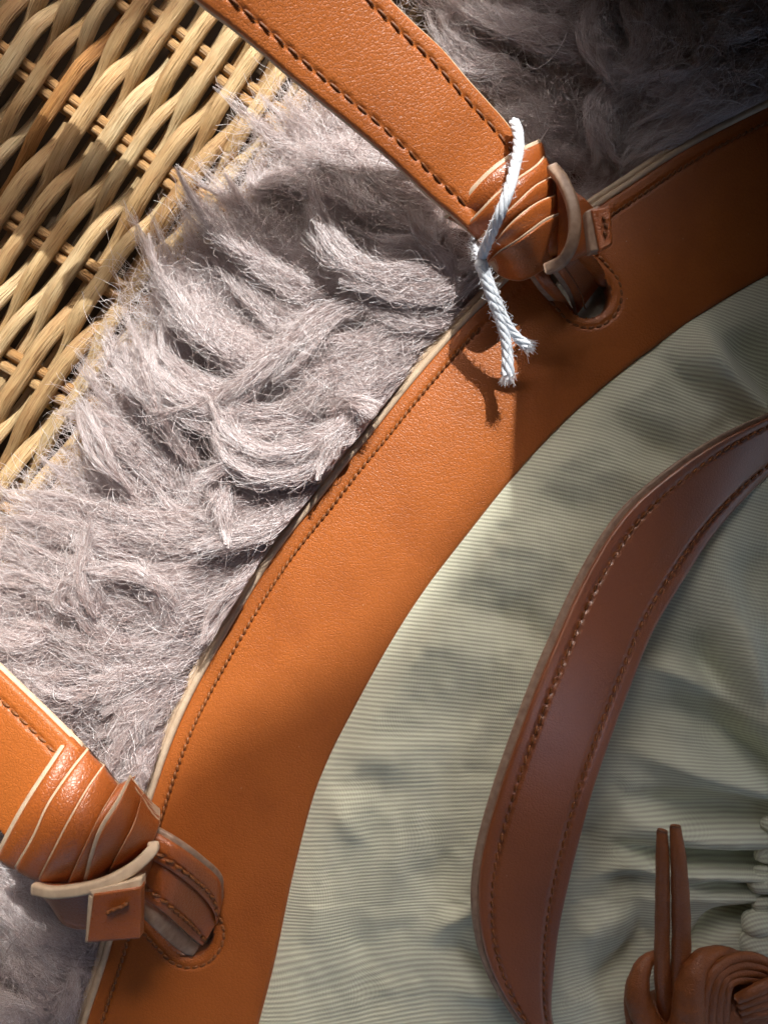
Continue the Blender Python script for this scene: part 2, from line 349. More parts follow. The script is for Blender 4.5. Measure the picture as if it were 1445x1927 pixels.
# spokes: y = y0 + m x  in photo pixels at height 0
SPK = [(-1010, .78), (-735, .77), (-456, .76), (-178, .76), (97, .745), (398, .66), (668, .60), (935, .60), (1205, .60), (1480, .6)]
def spoke_pt(k, x):
    return np.array([x, SPK[k][0]+SPK[k][1]*x])
udir = np.array([.565, -.825])
def cross(k, p, d):
    # point on spoke k of line p + s d
    y0, m = SPK[k]
    s = (y0+m*p[0]-p[1])/(d[1]-m*d[0])
    return p+s*d
NS = 62
for i in range(NS):
    ii = i-26
    # anchor on spoke 4
    a = 28.6*ii+5; sl = math.hypot(1, .745)
    p = spoke_pt(4, a/sl+26) + rng.normal(0, 1.4, 2)
    ang = math.atan2(-.825, .565)+ (0.10*np.clip(-(ii+2)/20, 0, 1)) + rng.normal(0, .005)
    d = np.array([math.cos(ang), math.sin(ang)])
    pts = []; amp = 14.5*rng.uniform(.85, 1.15)
    r0 = 14.0*rng.uniform(.84, 1.1)
    jit = rng.normal(0, 1.3, len(SPK)); 
    for k in range(len(SPK)):
        c = cross(k, p, d); over = (ii+k) % 2 == 0
        perp = np.array([-d[1], d[0]])
        pts.append((c[0]+perp[0]*jit[k], c[1]+perp[1]*jit[k], (amp if over else -amp-3)))
    pts = np.array(pts)[::-1]
    C = []
    n = 16
    for k in range(len(pts)-1):
        s = np.linspace(0, 1, n, endpoint=False)
        zz = pts[k, 2]+(pts[k+1, 2]-pts[k, 2])*(1-np.cos(np.pi*np.clip((s-.5)*1.7+.5, 0, 1)))/2
        # the falling end leans over its neighbour
        C.append(np.stack([pts[k, 0]+(pts[k+1, 0]-pts[k, 0])*s, pts[k, 1]+(pts[k+1, 1]-pts[k, 1])*s, zz], -1))
    C = np.vstack(C)
    C[:, 0] += np.convolve(rng.normal(0, 3.0, len(C)+12), np.ones(13)/13, 'valid')[:len(C)]*.9
    # keep those that matter
    C = C[(C[:, 1] < 1350) & (C[:, 1] > -420) & (C[:, 0] > -330) & (C[:, 0] < 1000)]
    if len(C) < 20: continue
    W = C.copy(); W[:, 0] -= CX; W[:, 1] = CY-C[:, 1]
    ph = rng.uniform(0, 6.28, 4); tw = rng.uniform(-.008, .008)
    rz = r0*(1+.05*np.sin(C[:, 2]*.0+np.arange(len(C))*.11+ph[3]))*(1+.13*np.clip(C[:, 2]/14, -1, .5))
    def prof(th, k):
        return 1+.07*np.sin(3*th+ph[0]+k*tw)+.05*np.sin(5*th+ph[1]+k*tw)+.03*np.sin(8*th+ph[2]+k*tw)
    Vv, F, uv = tube_geo(W, rz*1.06, 16, prof)
    zc_ = np.repeat(W[:, 2], 16); Vv[:, 2] = zc_+(Vv[:, 2]-zc_)*.80
    uv[:, 0] *= 1; 
    mesh("willow_strand", Vv, F, M_WILLOW_OR if ii == 4 or ii == 5 and False else M_WILLOW, wick, uv)
for k in range(1, 9):
    for sgn in (-1, 1):
        y0, m = SPK[k]; nrm = np.array([-m, 1])/math.hypot(m, 1)
        xs = np.linspace(-350, 1000, 40)
        off = sgn*12+rng.normal(0, .8)
        C = np.stack([xs+nrm[0]*off, y0+m*xs+nrm[1]*off, -1+rng.normal(0, 1)+0*xs], -1)
        C[:, 1] += np.convolve(rng.normal(0, 2, 44), np.ones(5)/5, 'valid')[:40]
        W = C.copy(); W[:, 0] -= CX; W[:, 1] = CY-C[:, 1]
        ph = rng.uniform(0, 6.28, 3)
        Vv, F, uv = tube_geo(W, 10.8, 12, lambda th, k: 1+.05*np.sin(4*th+ph[0])+.04*np.sin(7*th+ph[1]))
        mesh("spoke_rod", Vv, F, M_SPOKE, wick, uv)

# tape measure showing through the gaps
M_TAPE = simple_mat("yellow_tape", (.55, .36, .10), (.66, .45, .14), 400, .4, .05)
M_INK = simple_mat("black_print", (.02, .02, .02), (.03, .03, .03), 400, .5, .05)
tape = empty("tape_measure", (-700, 250, -50))
tag(tape, "yellow measuring tape half hidden beneath the willow weave at the left edge", "tape measure")
tx = np.linspace(-180, 230, 12)
tp0 = np.array([0, 703.]); td = np.array([.86, .51]); tn = np.array([-.51, .86])
gs = []
for off, hw, z in ((0, 13, -22),):
    A = tp0+np.outer(tx, td)
    L_ = A-tn*hw; R_ = A+tn*hw
    V = []
    for a_, b_ in zip(L_, R_):
        for p_, zz in ((a_, z), (b_, z), (b_, z-2), (a_, z-2)):
            V.append((p_[0]-CX, CY-p_[1], zz))
    F = grid_faces(len(tx), 4, wrap=True, flip=True)
    mesh("tape_band", V, F, M_TAPE, tape, smooth=False)
V = []; F = []
for j, s in enumerate(np.arange(-170, 220, 4.0)):
    ln = 4 if j % 5 else 8
    c = tp0+td*s
    q = [c-tn*13+td*-.4, c-tn*13+td*.4, c-tn*(13-ln)+td*.4, c-tn*(13-ln)-td*.4]
    b0 = len(V); V += [(a[0]-CX, CY-a[1], -21.6) for a in q]; F.append([b0, b0+3, b0+2, b0+1])
mesh("tape_marks", V, F, M_INK, tape, smooth=False)
for s, ch in ((108, "5"), (64, "4"), (18, "3")):
    cu = bpy.data.curves.new("digit", 'FONT'); cu.body = ch; cu.size = 19*U; cu.align_x = 'CENTER'; cu.align_y = 'CENTER'
    cu.materials.append(M_INK)
    tmp = bpy.data.objects.new("digit_curve", cu); COL.objects.link(tmp)
    dg = bpy.context.evaluated_depsgraph_get(); me = bpy.data.meshes.new_from_object(tmp.evaluated_get(dg)); bpy.data.objects.remove(tmp)
    o = bpy.data.objects.new("digit", me)
    c = tp0+td*s+tn*2
    link(o, tape, ((c[0]-CX)*U, (CY-c[1])*U, -21.2*U)); o.rotation_euler = (0, 0, -math.atan2(td[1], td[0]))

# ================================================================= HANDBAG
bag = empty("handbag", (500, -200, 0))
tag(bag, "tan leather bucket bag with knotted handles and a gathered cream canvas inner pouch", "handbag")

def strap_geo(L, R, zc, th=16, r=7, step=6, nW=26, eL=0, eR=0, dz=0, ends=(1, 1), stitches=None, bulge=0, dent=5.0, sm=0):
    """L,R edge polylines (photo px); zc(t,s) smooth height. returns geometry + sampler"""
    n = max(8, int(arclen(np.asarray(L, float))/step)); t = np.linspace(0, 1, n)
    Lp = smooth(resample(L, n), sm); Rp = smooth(resample(R, n), sm)
    sv = np.r_[0, .004, .012, .025, np.linspace(.05, .95, nW), .975, .988, .996, 1.0]
    TT, SS = np.meshgrid(t, sv, indexing='ij')
    Z = zc(TT, SS)+0*TT
    X = Lp[:, None, 0]*(1-SS)+Rp[:, None, 0]*SS; Y = Lp[:, None, 1]*(1-SS)+Rp[:, None, 1]*SS
    W = at(X, Y, Z)
    across = W[:, -1]-W[:, 0]; wd = np.linalg.norm(across, axis=1)[:, None]; ac = across/(wd+1e-9)
    # widen
    if eL or eR:
        e = (-eL*(1-SS)+eR*SS)
        W = W+e[..., None]*ac[:, None]
    wd2 = wd+eL+eR
    d = np.minimum(SS, 1-SS)*wd2
    rr = np.minimum(r, wd2*.45)
    drop = np.where(d < rr, rr-np.sqrt(np.maximum(rr**2-(rr-d)**2, 0)), 0)
    W[..., 2] += bulge*(1-(2*SS-1)**2)-drop+dz
    arc = np.r_[0, np.cumsum(np.linalg.norm(np.diff(W[:, len(sv)//2], axis=0), axis=1))]
    if stitches:
        for s0, pitch in stitches:
            dd = (SS-s0)*wd
            phs = (arc[:, None]/pitch) % 1
            along = .35+.65*np.clip(1.2-np.abs(phs-.5)*3.0, 0, 1)
            W[..., 2] -= dent*np.exp(-(dd/4.2)**2)*along
    bot = W.copy(); bot[..., 2] -= (th-2*np.minimum(drop, th*.45))
    ring = np.concatenate([W, bot[:, ::-1]], 1); m = ring.shape[1]
    F = grid_faces(n, m, wrap=True).tolist()
    F.append(list(range(m))[::-1]); F.append(list(range((n-1)*m, n*m)))
    uv = np.stack([np.r_[sv, sv[::-1]][None]*np.ones((n, 1)), arc[:, None]/100*np.ones((1, m))], -1).reshape(-1, 2)
    return ring.reshape(-1, 3), F, uv, (W, sv, arc, wd)

def strap(name, L, R, zc, mat, parent, **k):
    V, F, uv, S = strap_geo(L, R, zc, **k)
    o = mesh(name, V, F, mat, parent, uv)
    return o, S

# ---- stitches: one shared little thread mesh per pitch
_stm = {}
def stitch_mesh(length, mat, rad=2.5):
    key = (round(length), mat.name, rad)
    if key not in _stm:
        s = np.linspace(-1, 1, 7)
        C = np.stack([s*length/2, 0*s, rad*1.2*(1-s**4)-rad*.8], -1)
        rr = rad*(.45+.55*np.sqrt(np.clip(1-s**4, 0, 1)))*(1+.13*np.sin(s*9))
        V, F, uv = tube_geo(C, rr, 7)
        me = bpy.data.meshes.new("stitch"); me.from_pydata((V*U).tolist(), [], F); me.materials.append(mat)
        me.polygons.foreach_set("use_smooth", [True]*len(me.polygons)); me.update()
        _stm[key] = me
    return _stm[key]
NST = 0
def stitch_line(pts, pitch, parent, mat=None, fill=.78, tilt=.16, rad=2.5, stuff=False, lift=0, t0=.5):
    """pts (n,3) u-coordinates on the surface"""
    global NST
    mat = mat or M_THREAD
    L = np.r_[0, np.cumsum(np.linalg.norm(np.diff(pts, axis=0), axis=1))]
    ss = np.arange(pitch*t0, L[-1], pitch)
    geos = []
    for s in ss:
        c = np.array([np.interp(s, L, pts[:, k]) for k in range(3)]); c[2] += lift
        a = np.array([np.interp(s-3, L, pts[:, k]) for k in range(3)]); b = np.array([np.interp(s+3, L, pts[:, k]) for k in range(3)])
        d = Vector(b-a).normalized()
        q = d.to_track_quat('X', 'Z')
        q = q @ Quaternion((0, 0, 1), tilt+random.uniform(-.05, .05))
        if stuff:
            me = stitch_mesh(pitch*fill, mat, rad); vs = [q @ v.co + Vector(c)*U for v in me.vertices]
            geos.append((np.array([tuple(v) for v in vs])/U, [list(p.vertices) for p in me.polygons], np.zeros((len(vs), 2))))
        else:
            o = bpy.data.objects.new("stitch", stitch_mesh(pitch*fill, mat, rad))
            link(o, parent, Vector(c)*U); o.rotation_euler = q.to_euler(); NST += 1
    if stuff and geos:
        V, F, uv = join_geo(geos); mesh("stitching", V, F, mat, parent, kind='stuff')

def surf_line(S, s0, lift=0, t0=0, t1=1):
    W, sv, arc, wd = S
    i = np.array([[np.interp(s0, sv, W[k, :, c]) for c in range(3)] for k in range(len(W))])
    n = len(i); i = i[int(t0*n):int(t1*n)]
    i[:, 2] += lift
    return i

# ---- leather trim (outer edge -> inner edge)
OUT = [(120, 2080), (164, 1917), (200, 1810), (240, 1660), (284, 1504), (325, 1385), (365, 1297), (436, 1172), (507, 1056), (557, 988), (602, 936), (650, 872), (704, 808), (762, 734), (806, 683), (850, 632), (908, 573), (1010, 475), (1124, 388), (1194, 343), (1242, 309), (1333, 254), (1445, 198), (1600, 125)]
INN = [(450, 2080), (490, 1917), (518, 1819), (543, 1687), (560, 1620), (580, 1540), (603, 1460), (622, 1422), (660, 1355), (701, 1275), (745, 1200), (800, 1112), (850, 1048), (900, 985), (960, 905), (1000, 862), (1074, 782), (1139, 726), (1216, 665), (1293, 609), (1354, 569), (1400, 542), (1445, 518), (1600, 440)]
ZT = 130.
def ztrim(t, s):
    return ZT-4+9*np.sin(np.pi*np.clip(s, 0, 1))+3*np.sin(9*t+1)
step = 4.0
nT = int(arclen(np.array(OUT, float))/step); t = np.linspace(0, 1, nT)
# pair the two edges so that crossings stay square: both by arc length
Lp = smooth(resample(OUT, nT), 41); Rp = smooth(resample(INN, nT), 95)
INN_RAW = INN; INN = [tuple(p) for p in Rp[::9]]+[tuple(Rp[-1])]
sv = np.r_[0, .006, .015, .03, np.linspace(.05, .97, 74), .985, 1.0]
TT, SS = np.meshgrid(t, sv, indexing='ij')
insx, insy = 0, 0
X = Lp[:, None, 0]*(1-SS)+Rp[:, None, 0]*SS; Y = Lp[:, None, 1]*(1-SS)+Rp[:, None, 1]*SS
W = at(X, Y, ZT); W[..., 2] = ztrim(TT, SS)
wd = np.linalg.norm(W[:, -1]-W[:, 0], axis=1)[:, None]
d = SS*wd
W[..., 2] -= np.where(d < 6, 6-np.sqrt(np.maximum(36-(6-d)**2, 0)), 0)
dr = (1-SS)*wd
W[..., 2] -= np.where(dr < 9, 9-np.sqrt(np.maximum(81-(9-dr)**2, 0)), 0)
arc = np.r_[0, np.cumsum(np.linalg.norm(np.diff(W[:, 3], axis=0), axis=1))]
STI = 27.0
phs = (arc[:, None]/13.5) % 1
W[..., 2] -= 4.6*np.exp(-((d-STI)/3.9)**2)*(.45+.55*np.clip(1.2-np.abs(phs-.5)*3, 0, 1))
# slots
SLOTS = [((1092, 540), (66, 45), math.radians(50)), ((340, 1735), (74, 46), math.radians(47))]
def slot_d(X, Y, sl, grow=0):
    (cx, cy), (a, b), an = sl
    dx, dy = X-cx, Y-cy
    u_ = dx*math.cos(an)+dy*math.sin(an); v_ = -dx*math.sin(an)+dy*math.cos(an)
    # stadium distance
    hl = a-b
    u2 = u_-np.clip(u_, -hl, hl)
    return np.hypot(u2, v_)-b-grow
F = grid_faces(nT, len(sv))
fx = X.ravel()[F].mean(1); fy = Y.ravel()[F].mean(1)
keep = np.ones(len(F), bool)
for sl in SLOTS: keep &= slot_d(fx, fy, sl, -1) > 0
for sl in SLOTS:
    dd = slot_d(X, Y, sl)
    W[..., 2] -= 5*np.exp(-np.maximum(dd, 0)/7)
    W[..., 2] -= 2.6*np.exp(-((dd-17)/3.5)**2)
F = F[keep]
nV = nT*len(sv)
uv = np.stack([SS*3, TT*20], -1).reshape(-1, 2)
trim = mesh("leather_trim", W.reshape(-1, 3), F, M_LEATHER, bag, uv)
# rim of each slot, its stitches and the lining seen inside
for sl in SLOTS:
    (cx, cy), (a, b), an = sl
    th = np.linspace(0, 2*np.pi, 81)[:-1]
    def stad(gr):
        hl = a-b
        u_ = np.cos(th)*(b+gr); v_ = np.sin(th)*(b+gr); u_ = u_+np.sign(np.cos(th))*hl
        x = cx+u_*math.cos(an)-v_*math.sin(an); y = cy+u_*math.sin(an)+v_*math.cos(an)
        return np.stack([x, y], -1)
    rings = []
    for gr, z in ((4.5, ZT-2.2), (2, ZT-.3), (-1, ZT-1), (-3.5, ZT-6), (-4, ZT-16), (-3, ZT-40)):
        p = stad(gr); q = at(p[:, 0], p[:, 1], ZT); q[:, 2] = z; rings.append(q)
    rings = np.stack(rings)
    Vr = rings.reshape(-1, 3)
    rim = mesh("slot_rim", Vr, grid_faces(len(rings), 80, wrap=True, flip=True), M_LEATHER_IN, trim)
    p = stad(6); q = at(p[:, 0], p[:, 1], ZT); q[:, 2] = ZT-38
    mesh("slot_lining", q, [list(range(80))[::-1]], M_LINING, trim)
    p = resample(np.vstack([stad(17), stad(17)[:1]]), 200); q = at(p[:, 0], p[:, 1], ZT); q[:, 2] = ZT+3.2
    stitch_line(q, 14, trim, M_THREAD, stuff=True, rad=3.0)
# cream edge: two rolled layers
for j, (off, zz, rad) in enumerate(((4.5, ZT-6, 6.5), (15.5, ZT-13, 7.5))):
    nrm = np.gradient(Lp, axis=0); nrm = np.stack([-nrm[:, 1], nrm[:, 0]], -1)*-1
    nrm /= np.linalg.norm(nrm, axis=1)[:, None]
    sg = np.sign(((Lp-Rp)*nrm).sum(1).mean())
    C = at(Lp[::2, 0]+sg*nrm[::2, 0]*off, Lp[::2, 1]+sg*nrm[::2, 1]*off, ZT); C[:, 2] = zz+1.2*np.sin(np.arange(len(C))*.09)
    C[:, :2] += np.convolve(rng.normal(0, 1, len(C)+8), np.ones(9)/9, 'valid')[:, None]*.8
    V, F, uvv = tube_geo(C, rad, 12)
    mesh("edge_layer", V, F, M_CREAM, trim, uvv)
# outside wall of the bag going down under the fleece
unseen_panel = []
for dz_, of in ((-24, 10), (-80, 4), (-180, -30)):
    q = at(Lp[::6, 0], Lp[::6, 1], ZT); q[:, 2] = ZT+dz_; q[:, 0] -= 0; 
    q[:, :2] += ((Lp-Rp)/np.linalg.norm(Lp-Rp, axis=1)[:, None])[::6]*np.array([1, -1])*of
    unseen_panel.append(q)
mesh("side_wall", np.stack(unseen_panel).reshape(-1, 3), grid_faces(3, len(unseen_panel[0])), M_LEATHER, bag)
# edge stitching: near part single, far dim part joined
ln = np.array([[np.interp(STI, d[k], W[k, :, c]) for c in range(3)] for k in range(nT)])
ln[:, 2] += 1.6
px_of = CX+ln[:, 0]/((H-ZT)/H)
iA = np.argmax(px_of > 905); iB = np.argmax(px_of > 1085)
i0 = np.argmax(px_of > 150); iC = np.argmax(px_of > 1460)
stitch_line(ln[i0:iA], 13.5, trim, M_THREAD, rad=2.8, fill=.84, tilt=.28)
stitch_line(ln[iB:iC], 12.5, trim, M_THREAD, rad=2.5, fill=.92, tilt=.3, stuff=True)

# ---- canvas
def seg_d(X, Y, pts):
    D = np.full(X.shape, 1e9)
    pts = np.asarray(pts, float)
    tt = np.zeros(X.shape); L = 0; tot = arclen(pts)
    for a, b in zip(pts[:-1], pts[1:]):
        v = b-a; l2 = (v**2).sum()
        s = np.clip(((X-a[0])*v[0]+(Y-a[1])*v[1])/l2, 0, 1)
        d_ = np.hypot(X-a[0]-s*v[0], Y-a[1]-s*v[1])
        m_ = d_ < D; D = np.where(m_, d_, D); tt = np.where(m_, (L+s*math.sqrt(l2))/tot, tt); L += math.sqrt(l2)
    return D, tt
FOLDS = [  # polyline, amplitude, width, taper start, taper end
 ([(1296, 590), (1320, 646), (1370, 714), (1440, 775), (1520, 830)], 44, 26, .3, 1),
 ([(1345, 585), (1400, 655), (1480, 740)], -42, 36, .6, 1),
 ([(1216, 640), (1277, 700), (1340, 775)], -16, 20, .6, .1),
 ([(1250, 630), (1300, 690), (1350, 750)], 8, 22, .6, .2),
 ([(1105, 735), (1170, 790), (1246, 850), (1330, 905)], -28, 34, .6, .3),
 ([(1060, 800), (1130, 860), (1210, 925)], 12, 34, .6, .3),
 ([(950, 905), (1040, 940), (1140, 985)], -16, 30, .6, .2),
 ([(900, 985), (990, 1030), (1080, 1090)], 9, 36, .6, .3),
 ([(810, 1115), (924, 1148), (1030, 1210), (1060, 1260)], -24, 34, .7, .4),
 ([(760, 1190), (880, 1220), (1000, 1300)], 12, 40, .6, .3),
 ([(700, 1300), (800, 1320), (930, 1390)], -7, 40, .6, .3),
 ([(600, 1448), (680, 1474), (800, 1512)], -9, 26, .4, .3),
 ([(602, 1475), (640, 1530), (700, 1620)], 9, 20, .5, .05),
 ([(650, 1405), (720, 1425), (800, 1440)], 8, 26, .4, .05),
 ([(720, 1480), (745, 1600), (730, 1740)], 5, 16, .4, .1),
 ([(560, 1640), (600, 1700), (620, 1800)], 8, 34, .4, .3),
 ([(660, 1700), (684, 1790), (700, 1900)], -12, 26, .5, .5),
 ([(790, 1790), (845, 1738), (910, 1705)], 15, 18, .6, 1),
 ([(800, 1740), (820, 1680), (850, 1600)], -10, 26, .6, .3),
 ([(800, 1800), (860, 1800), (920, 1850)], -14, 20, .6, 1),
 ([(830, 1860), (930, 1880)], 10, 20, .6, 1),
 ([(850, 1470), (900, 1385), (955, 1330)], 7, 20, .6, .6),
 ([(1362, 1060), (1398, 1227), (1424, 1320), (1470, 1400)], 62, 28, .6, 1),
 ([(1290, 1100), (1335, 1260), (1380, 1345), (1445, 1425)], -50, 30, .6, .6),
 ([(1150, 1225), (1277, 1268), (1354, 1310), (1400, 1353), (1460, 1410)], 42, 21, .5, 1),
 ([(1190, 1320), (1300, 1345), (1370, 1385), (1445, 1430)], -34, 24, .6, 1),
 ([(1150, 1390), (1231, 1425), (1308, 1452), (1400, 1480), (1460, 1506)], 42, 22, .5, 1),
 ([(1130, 1480), (1220, 1512), (1308, 1528), (1430, 1520)], -40, 22, .6, 1),
 ([(1110, 1570), (1230, 1556), (1300, 1578), (1450, 1583)], 30, 22, .6, 1),
 ([(1140, 1590), (1240, 1617), (1308, 1619), (1440, 1624)], -74, 12, .5, 1),
 ([(1050, 1680), (1120, 1648), (1180, 1634), (1240, 1637), (1300, 1644), (1430, 1652)], 30, 15, .6, 1),
 ([(1150, 1650), (1222, 1670)], -16, 18, .6, .4),
 ([(1280, 1666), (1430, 1673)], -36, 9, .6, 1),
 ([(1180, 1705), (1300, 1690), (1420, 1695)], 20, 16, .5, 1),
 ([(1290, 1810), (1345, 1745), (1420, 1722)], -56, 15, .6, 1),
 ([(1180, 1660), (1208, 1720), (1195, 1790)], -16, 18, .6, .3),
 ([(1090, 1900), (1160, 1840), (1220, 1775)], -36, 30, .6, .7),
 ([(1075, 1790), (1140, 1740), (1190, 1745)], 18, 30, .5, .4),
 ([(1060, 1620), (1100, 1580), (1160, 1560)], -10, 24, .5, .4),
 ([(1400, 960), (1350, 1060), (1330, 1150)], 16, 44, .6, .5),
 ([(1445, 1000), (1420, 1080), (1400, 1140)], -20, 34, .6, .5),
]
gx = np.arange(440, 1640, 4.0); gy = np.arange(420, 2100, 4.0)
GX, GY = np.meshgrid(gx, gy, indexing='ij')
Dn, tn_ = seg_d(GX, GY, INN)
# signed: inside (right/below of INN)
def inside_side(X, Y):
    # cross product with nearest segment
    best = np.full(X.shape, 1e9); sg = np.zeros(X.shape)
    P = np.asarray(INN, float)
    for a, b in zip(P[:-1], P[1:]):
        v = b-a; l2 = (v**2).sum(); s = np.clip(((X-a[0])*v[0]+(Y-a[1])*v[1])/l2, 0, 1)
        dx, dy = X-a[0]-s*v[0], Y-a[1]-s*v[1]; d_ = np.hypot(dx, dy)
        cr = v[0]*(Y-a[1])-v[1]*(X-a[0]); m_ = d_ < best-1e-6
        best = np.where(m_, d_, best); sg = np.where(m_, np.sign(cr), sg)
    return best*sg
SD = inside_side(GX, GY)
Hc = 108+34*sstep(-6, 60, SD)**.6 - 0
Hc = 112+30*np.sqrt(np.clip((SD+8)/60, 0, 1))-12*sstep(60, 260, SD)
for pl, amp, wdt, ta, tb in FOLDS:
    D_, T_ = seg_d(GX, GY, resample(np.array(pl, float), 14))
    env = 1.0
    if ta < 1: env = env*sstep(-.02, ta+.02, T_)*(1-ta*0)
    env = env*(1-(1-tb)*sstep(.55, 1, T_))
    Hc = Hc+amp*env*np.exp(-(D_/wdt)**2/1.3)
# soft random cloth undulation
def vnoise(X, Y, sc_, seed):
    r_ = np.random.default_rng(seed); G = r_.normal(0, 1, (64, 64))
    x = X/sc_ % 63; y = Y/sc_ % 63; i = np.floor(x).astype(int); j = np.floor(y).astype(int)
    fx_, fy_ = x-i, y-j; fx_ = fx_*fx_*(3-2*fx_); fy_ = fy_*fy_*(3-2*fy_)
    i2, j2 = (i+1) % 64, (j+1) % 64
    return (G[i, j]*(1-fx_)+G[i2, j]*fx_)*(1-fy_)+(G[i, j2]*(1-fx_)+G[i2, j2]*fx_)*fy_
Hc += 1.7*vnoise(GX+.4*GY, GY-.2*GX, 70, 3)*sstep(10, 80, SD)+1.3*vnoise(GX, GY, 27, 4)*sstep(10, 50, SD)
# rib phase
SL = np.array([(1000, 1100, .16), (1200, 850, .30), (1350, 600, .5), (1420, 740, .5), (1250, 700, .3), (700, 1350, .07), (900, 1250, .13), (720, 1500, -.06), (650, 1700, -.14), (560, 1850, -.18), (750, 1860, -.22), (850, 1600, -.12),
               (1250, 1250, .2), (1300, 1400, .22), (1200, 1500, -.12), (1150, 1600, .12), (1150, 1760, -.26), (1100, 1880, -.28), (1370, 1650, .1), (1350, 1570, -.1), (1300, 1180, .3), (1400, 1000, .3), (1440, 1200, .15), (880, 1780, .3)])
num = 0; den = 0
for x_, y_, s_ in SL:
    w_ = 1/(((GX-x_)**2+(GY-y_)**2)+70**2)**1.3; num = num+w_*s_; den = den+w_
slope = num/den
gI = np.cumsum(slope, axis=0)*4.0; i1000 = int((1000-440)/4); gI -= gI[i1000][None]
phase = (GY-gI+.14*(Hc-140))/7.4
WC = at(GX, GY, 140.); WC[..., 2] = Hc
F = grid_faces(len(gx), len(gy), flip=True)
sdv = SD.ravel()[F].mean(1)
F = F[sdv > -12]
used = np.unique(F); remap = np.full(GX.size, -1); remap[used] = np.arange(len(used))
uvc = np.stack([(GX+slope*GY)/4.2, phase], -1).reshape(-1, 2)[used]
canvas = mesh("canvas_pouch", WC.reshape(-1, 3)[used], remap[F], M_CANVAS, bag, uvc)

# gathered drawstring hem at right
hem = None
RUF = [([(1430, 1546), (1450, 1552), (1500, 1558)], 17), ([(1422, 1618), (1434, 1597), (1460, 1588), (1500, 1585)], 11), ([(1419, 1612), (1450, 1608), (1500, 1600)], 13),
       ([(1416, 1634), (1445, 1638), (1500, 1645)], 8), ([(1404, 1660), (1440, 1662), (1500, 1668)], 20), ([(1412, 1702), (1450, 1700), (1500, 1700)], 16),
       ([(1396, 1748), (1430, 1738), (1500, 1735)], 22), ([(1392, 1782), (1430, 1775), (1500, 1780)], 24)]
for pl, r_ in RUF:
    P_ = np.array(pl, float); zz = np.linspace(132, 152, len(P_))
    C = resample(at(P_[:, 0], P_[:, 1], zz), 26); t_ = np.linspace(0, 1, 26); ph = rng.uniform(0, 6.28, 3)
    V, F, uvv = tube_geo(C, r_*np.sqrt(np.clip(1-(1-np.minimum(t_/.28, 1))**2, .04, 1))*(1+.06*np.sin(t_*9+ph[0])), 22, lambda th, k: 1+.10*np.sin(3*th+ph[1]+k*.12)+.05*np.sin(7*th+ph[2]))
    uvv = np.stack([uvv[:, 1]*24, uvv[:, 0]*r_*.8], -1)
    mesh("gathered_hem", V, F, M_CANVAS, canvas, uvv)

# ---- upper handle
HL = [(60, -330), (120, -235), (205, -150), (292, -72), (380, 4), (423, 36), (487, 88), (552, 144), (620, 199), (706, 270), (766, 325), (809, 366), (852, 402), (880, 428)]
HR = [(230, -480), (290, -395), (372, -310), (450, -246), (540, -178), (583, -142), (640, -92), (700, -36), (775, 38), (831, 90), (875, 142), (918, 190), (955, 232), (992, 288)]
_zt = np.linspace(0, 1, 60); _zz = np.convolve(np.pad(np.interp(_zt, [0, .25, .42, .6, .78, .9, 1], [540, 465, 395, 335, 288, 262, 226]), 5, mode='edge'), np.ones(11)/11, 'valid')
def zh(t, s): return np.interp(t, _zt, _zz)
handleA = None
o, S = strap("handle", HL, HR, zh, M_LEATHER, bag, th=13, r=4.5, step=4.5, nW=60, bulge=4, stitches=[(.15, 27), (.865, 27)], dent=4.6)
handleA = o
strap("edge_layer", HL, HR, zh, M_CREAM, handleA, th=11, r=5, eL=1.5, eR=5, dz=-10, step=10, bulge=4)
for s0 in (.15, .865):
    p = surf_line(S, s0, 1.6, .30, .985); 
    stitch_line(p, 27, handleA, M_THREAD_DK, fill=.80, tilt=-.12, rad=2.4, t0=.52)

# ---- lower left handle end
GL = [(-420, 1060), (-300, 1190), (-150, 1400), (-60, 1500), (5, 1572), (60, 1640)]
GR = [(-330, 900), (-190, 1040), (-90, 1175), (0, 1264), (71, 1332), (150, 1410)]
def zg(t, s): return 190+70*sstep(.3, 1, t)
o, S = strap("handle", GL, GR, zg, M_LEATHER, bag, th=14, r=6, step=5, nW=50, bulge=10, stitches=[(.84, 22)], dent=5)
handleB = o
strap("edge_layer", GL, GR, zg, M_CREAM, handleB, th=11, r=5, eL=2, eR=5, dz=-12, step=10, bulge=10)
stitch_line(surf_line(S, .84, 2, .55, .98), 22, handleB, M_THREAD, fill=.8, rad=2.6)
# the loop of the handle out of the picture, joining the two ends
LA = [(60, -330), (-150, -620), (-620, -820), (-1100, -500), (-1150, 100), (-850, 620), (-420, 1060)]
pa = np.array([(145, -405, 490), (-60, -640, 540), (-400, -760, 580), (-900, -520, 600), (-1060, 60, 560), (-760, 620, 400), (-375, 980, 200)], float)
C = resample(at(pa[:, 0], pa[:, 1], pa[:, 2]), 60)
T = np.gradient(C, axis=0); T /= np.linalg.norm(T, axis=1)[:, None]; A_ = np.cross(T, (0, 0, 1)); A_ /= np.linalg.norm(A_, axis=1)[:, None]
V = np.stack([C-A_*108, C+A_*108, C+A_*108-[0, 0, 22], C-A_*108-[0, 0, 22]], 1).reshape(-1, 3)
mesh("handle_loop", V, grid_faces(60, 4, wrap=True), M_LEATHER, bag)

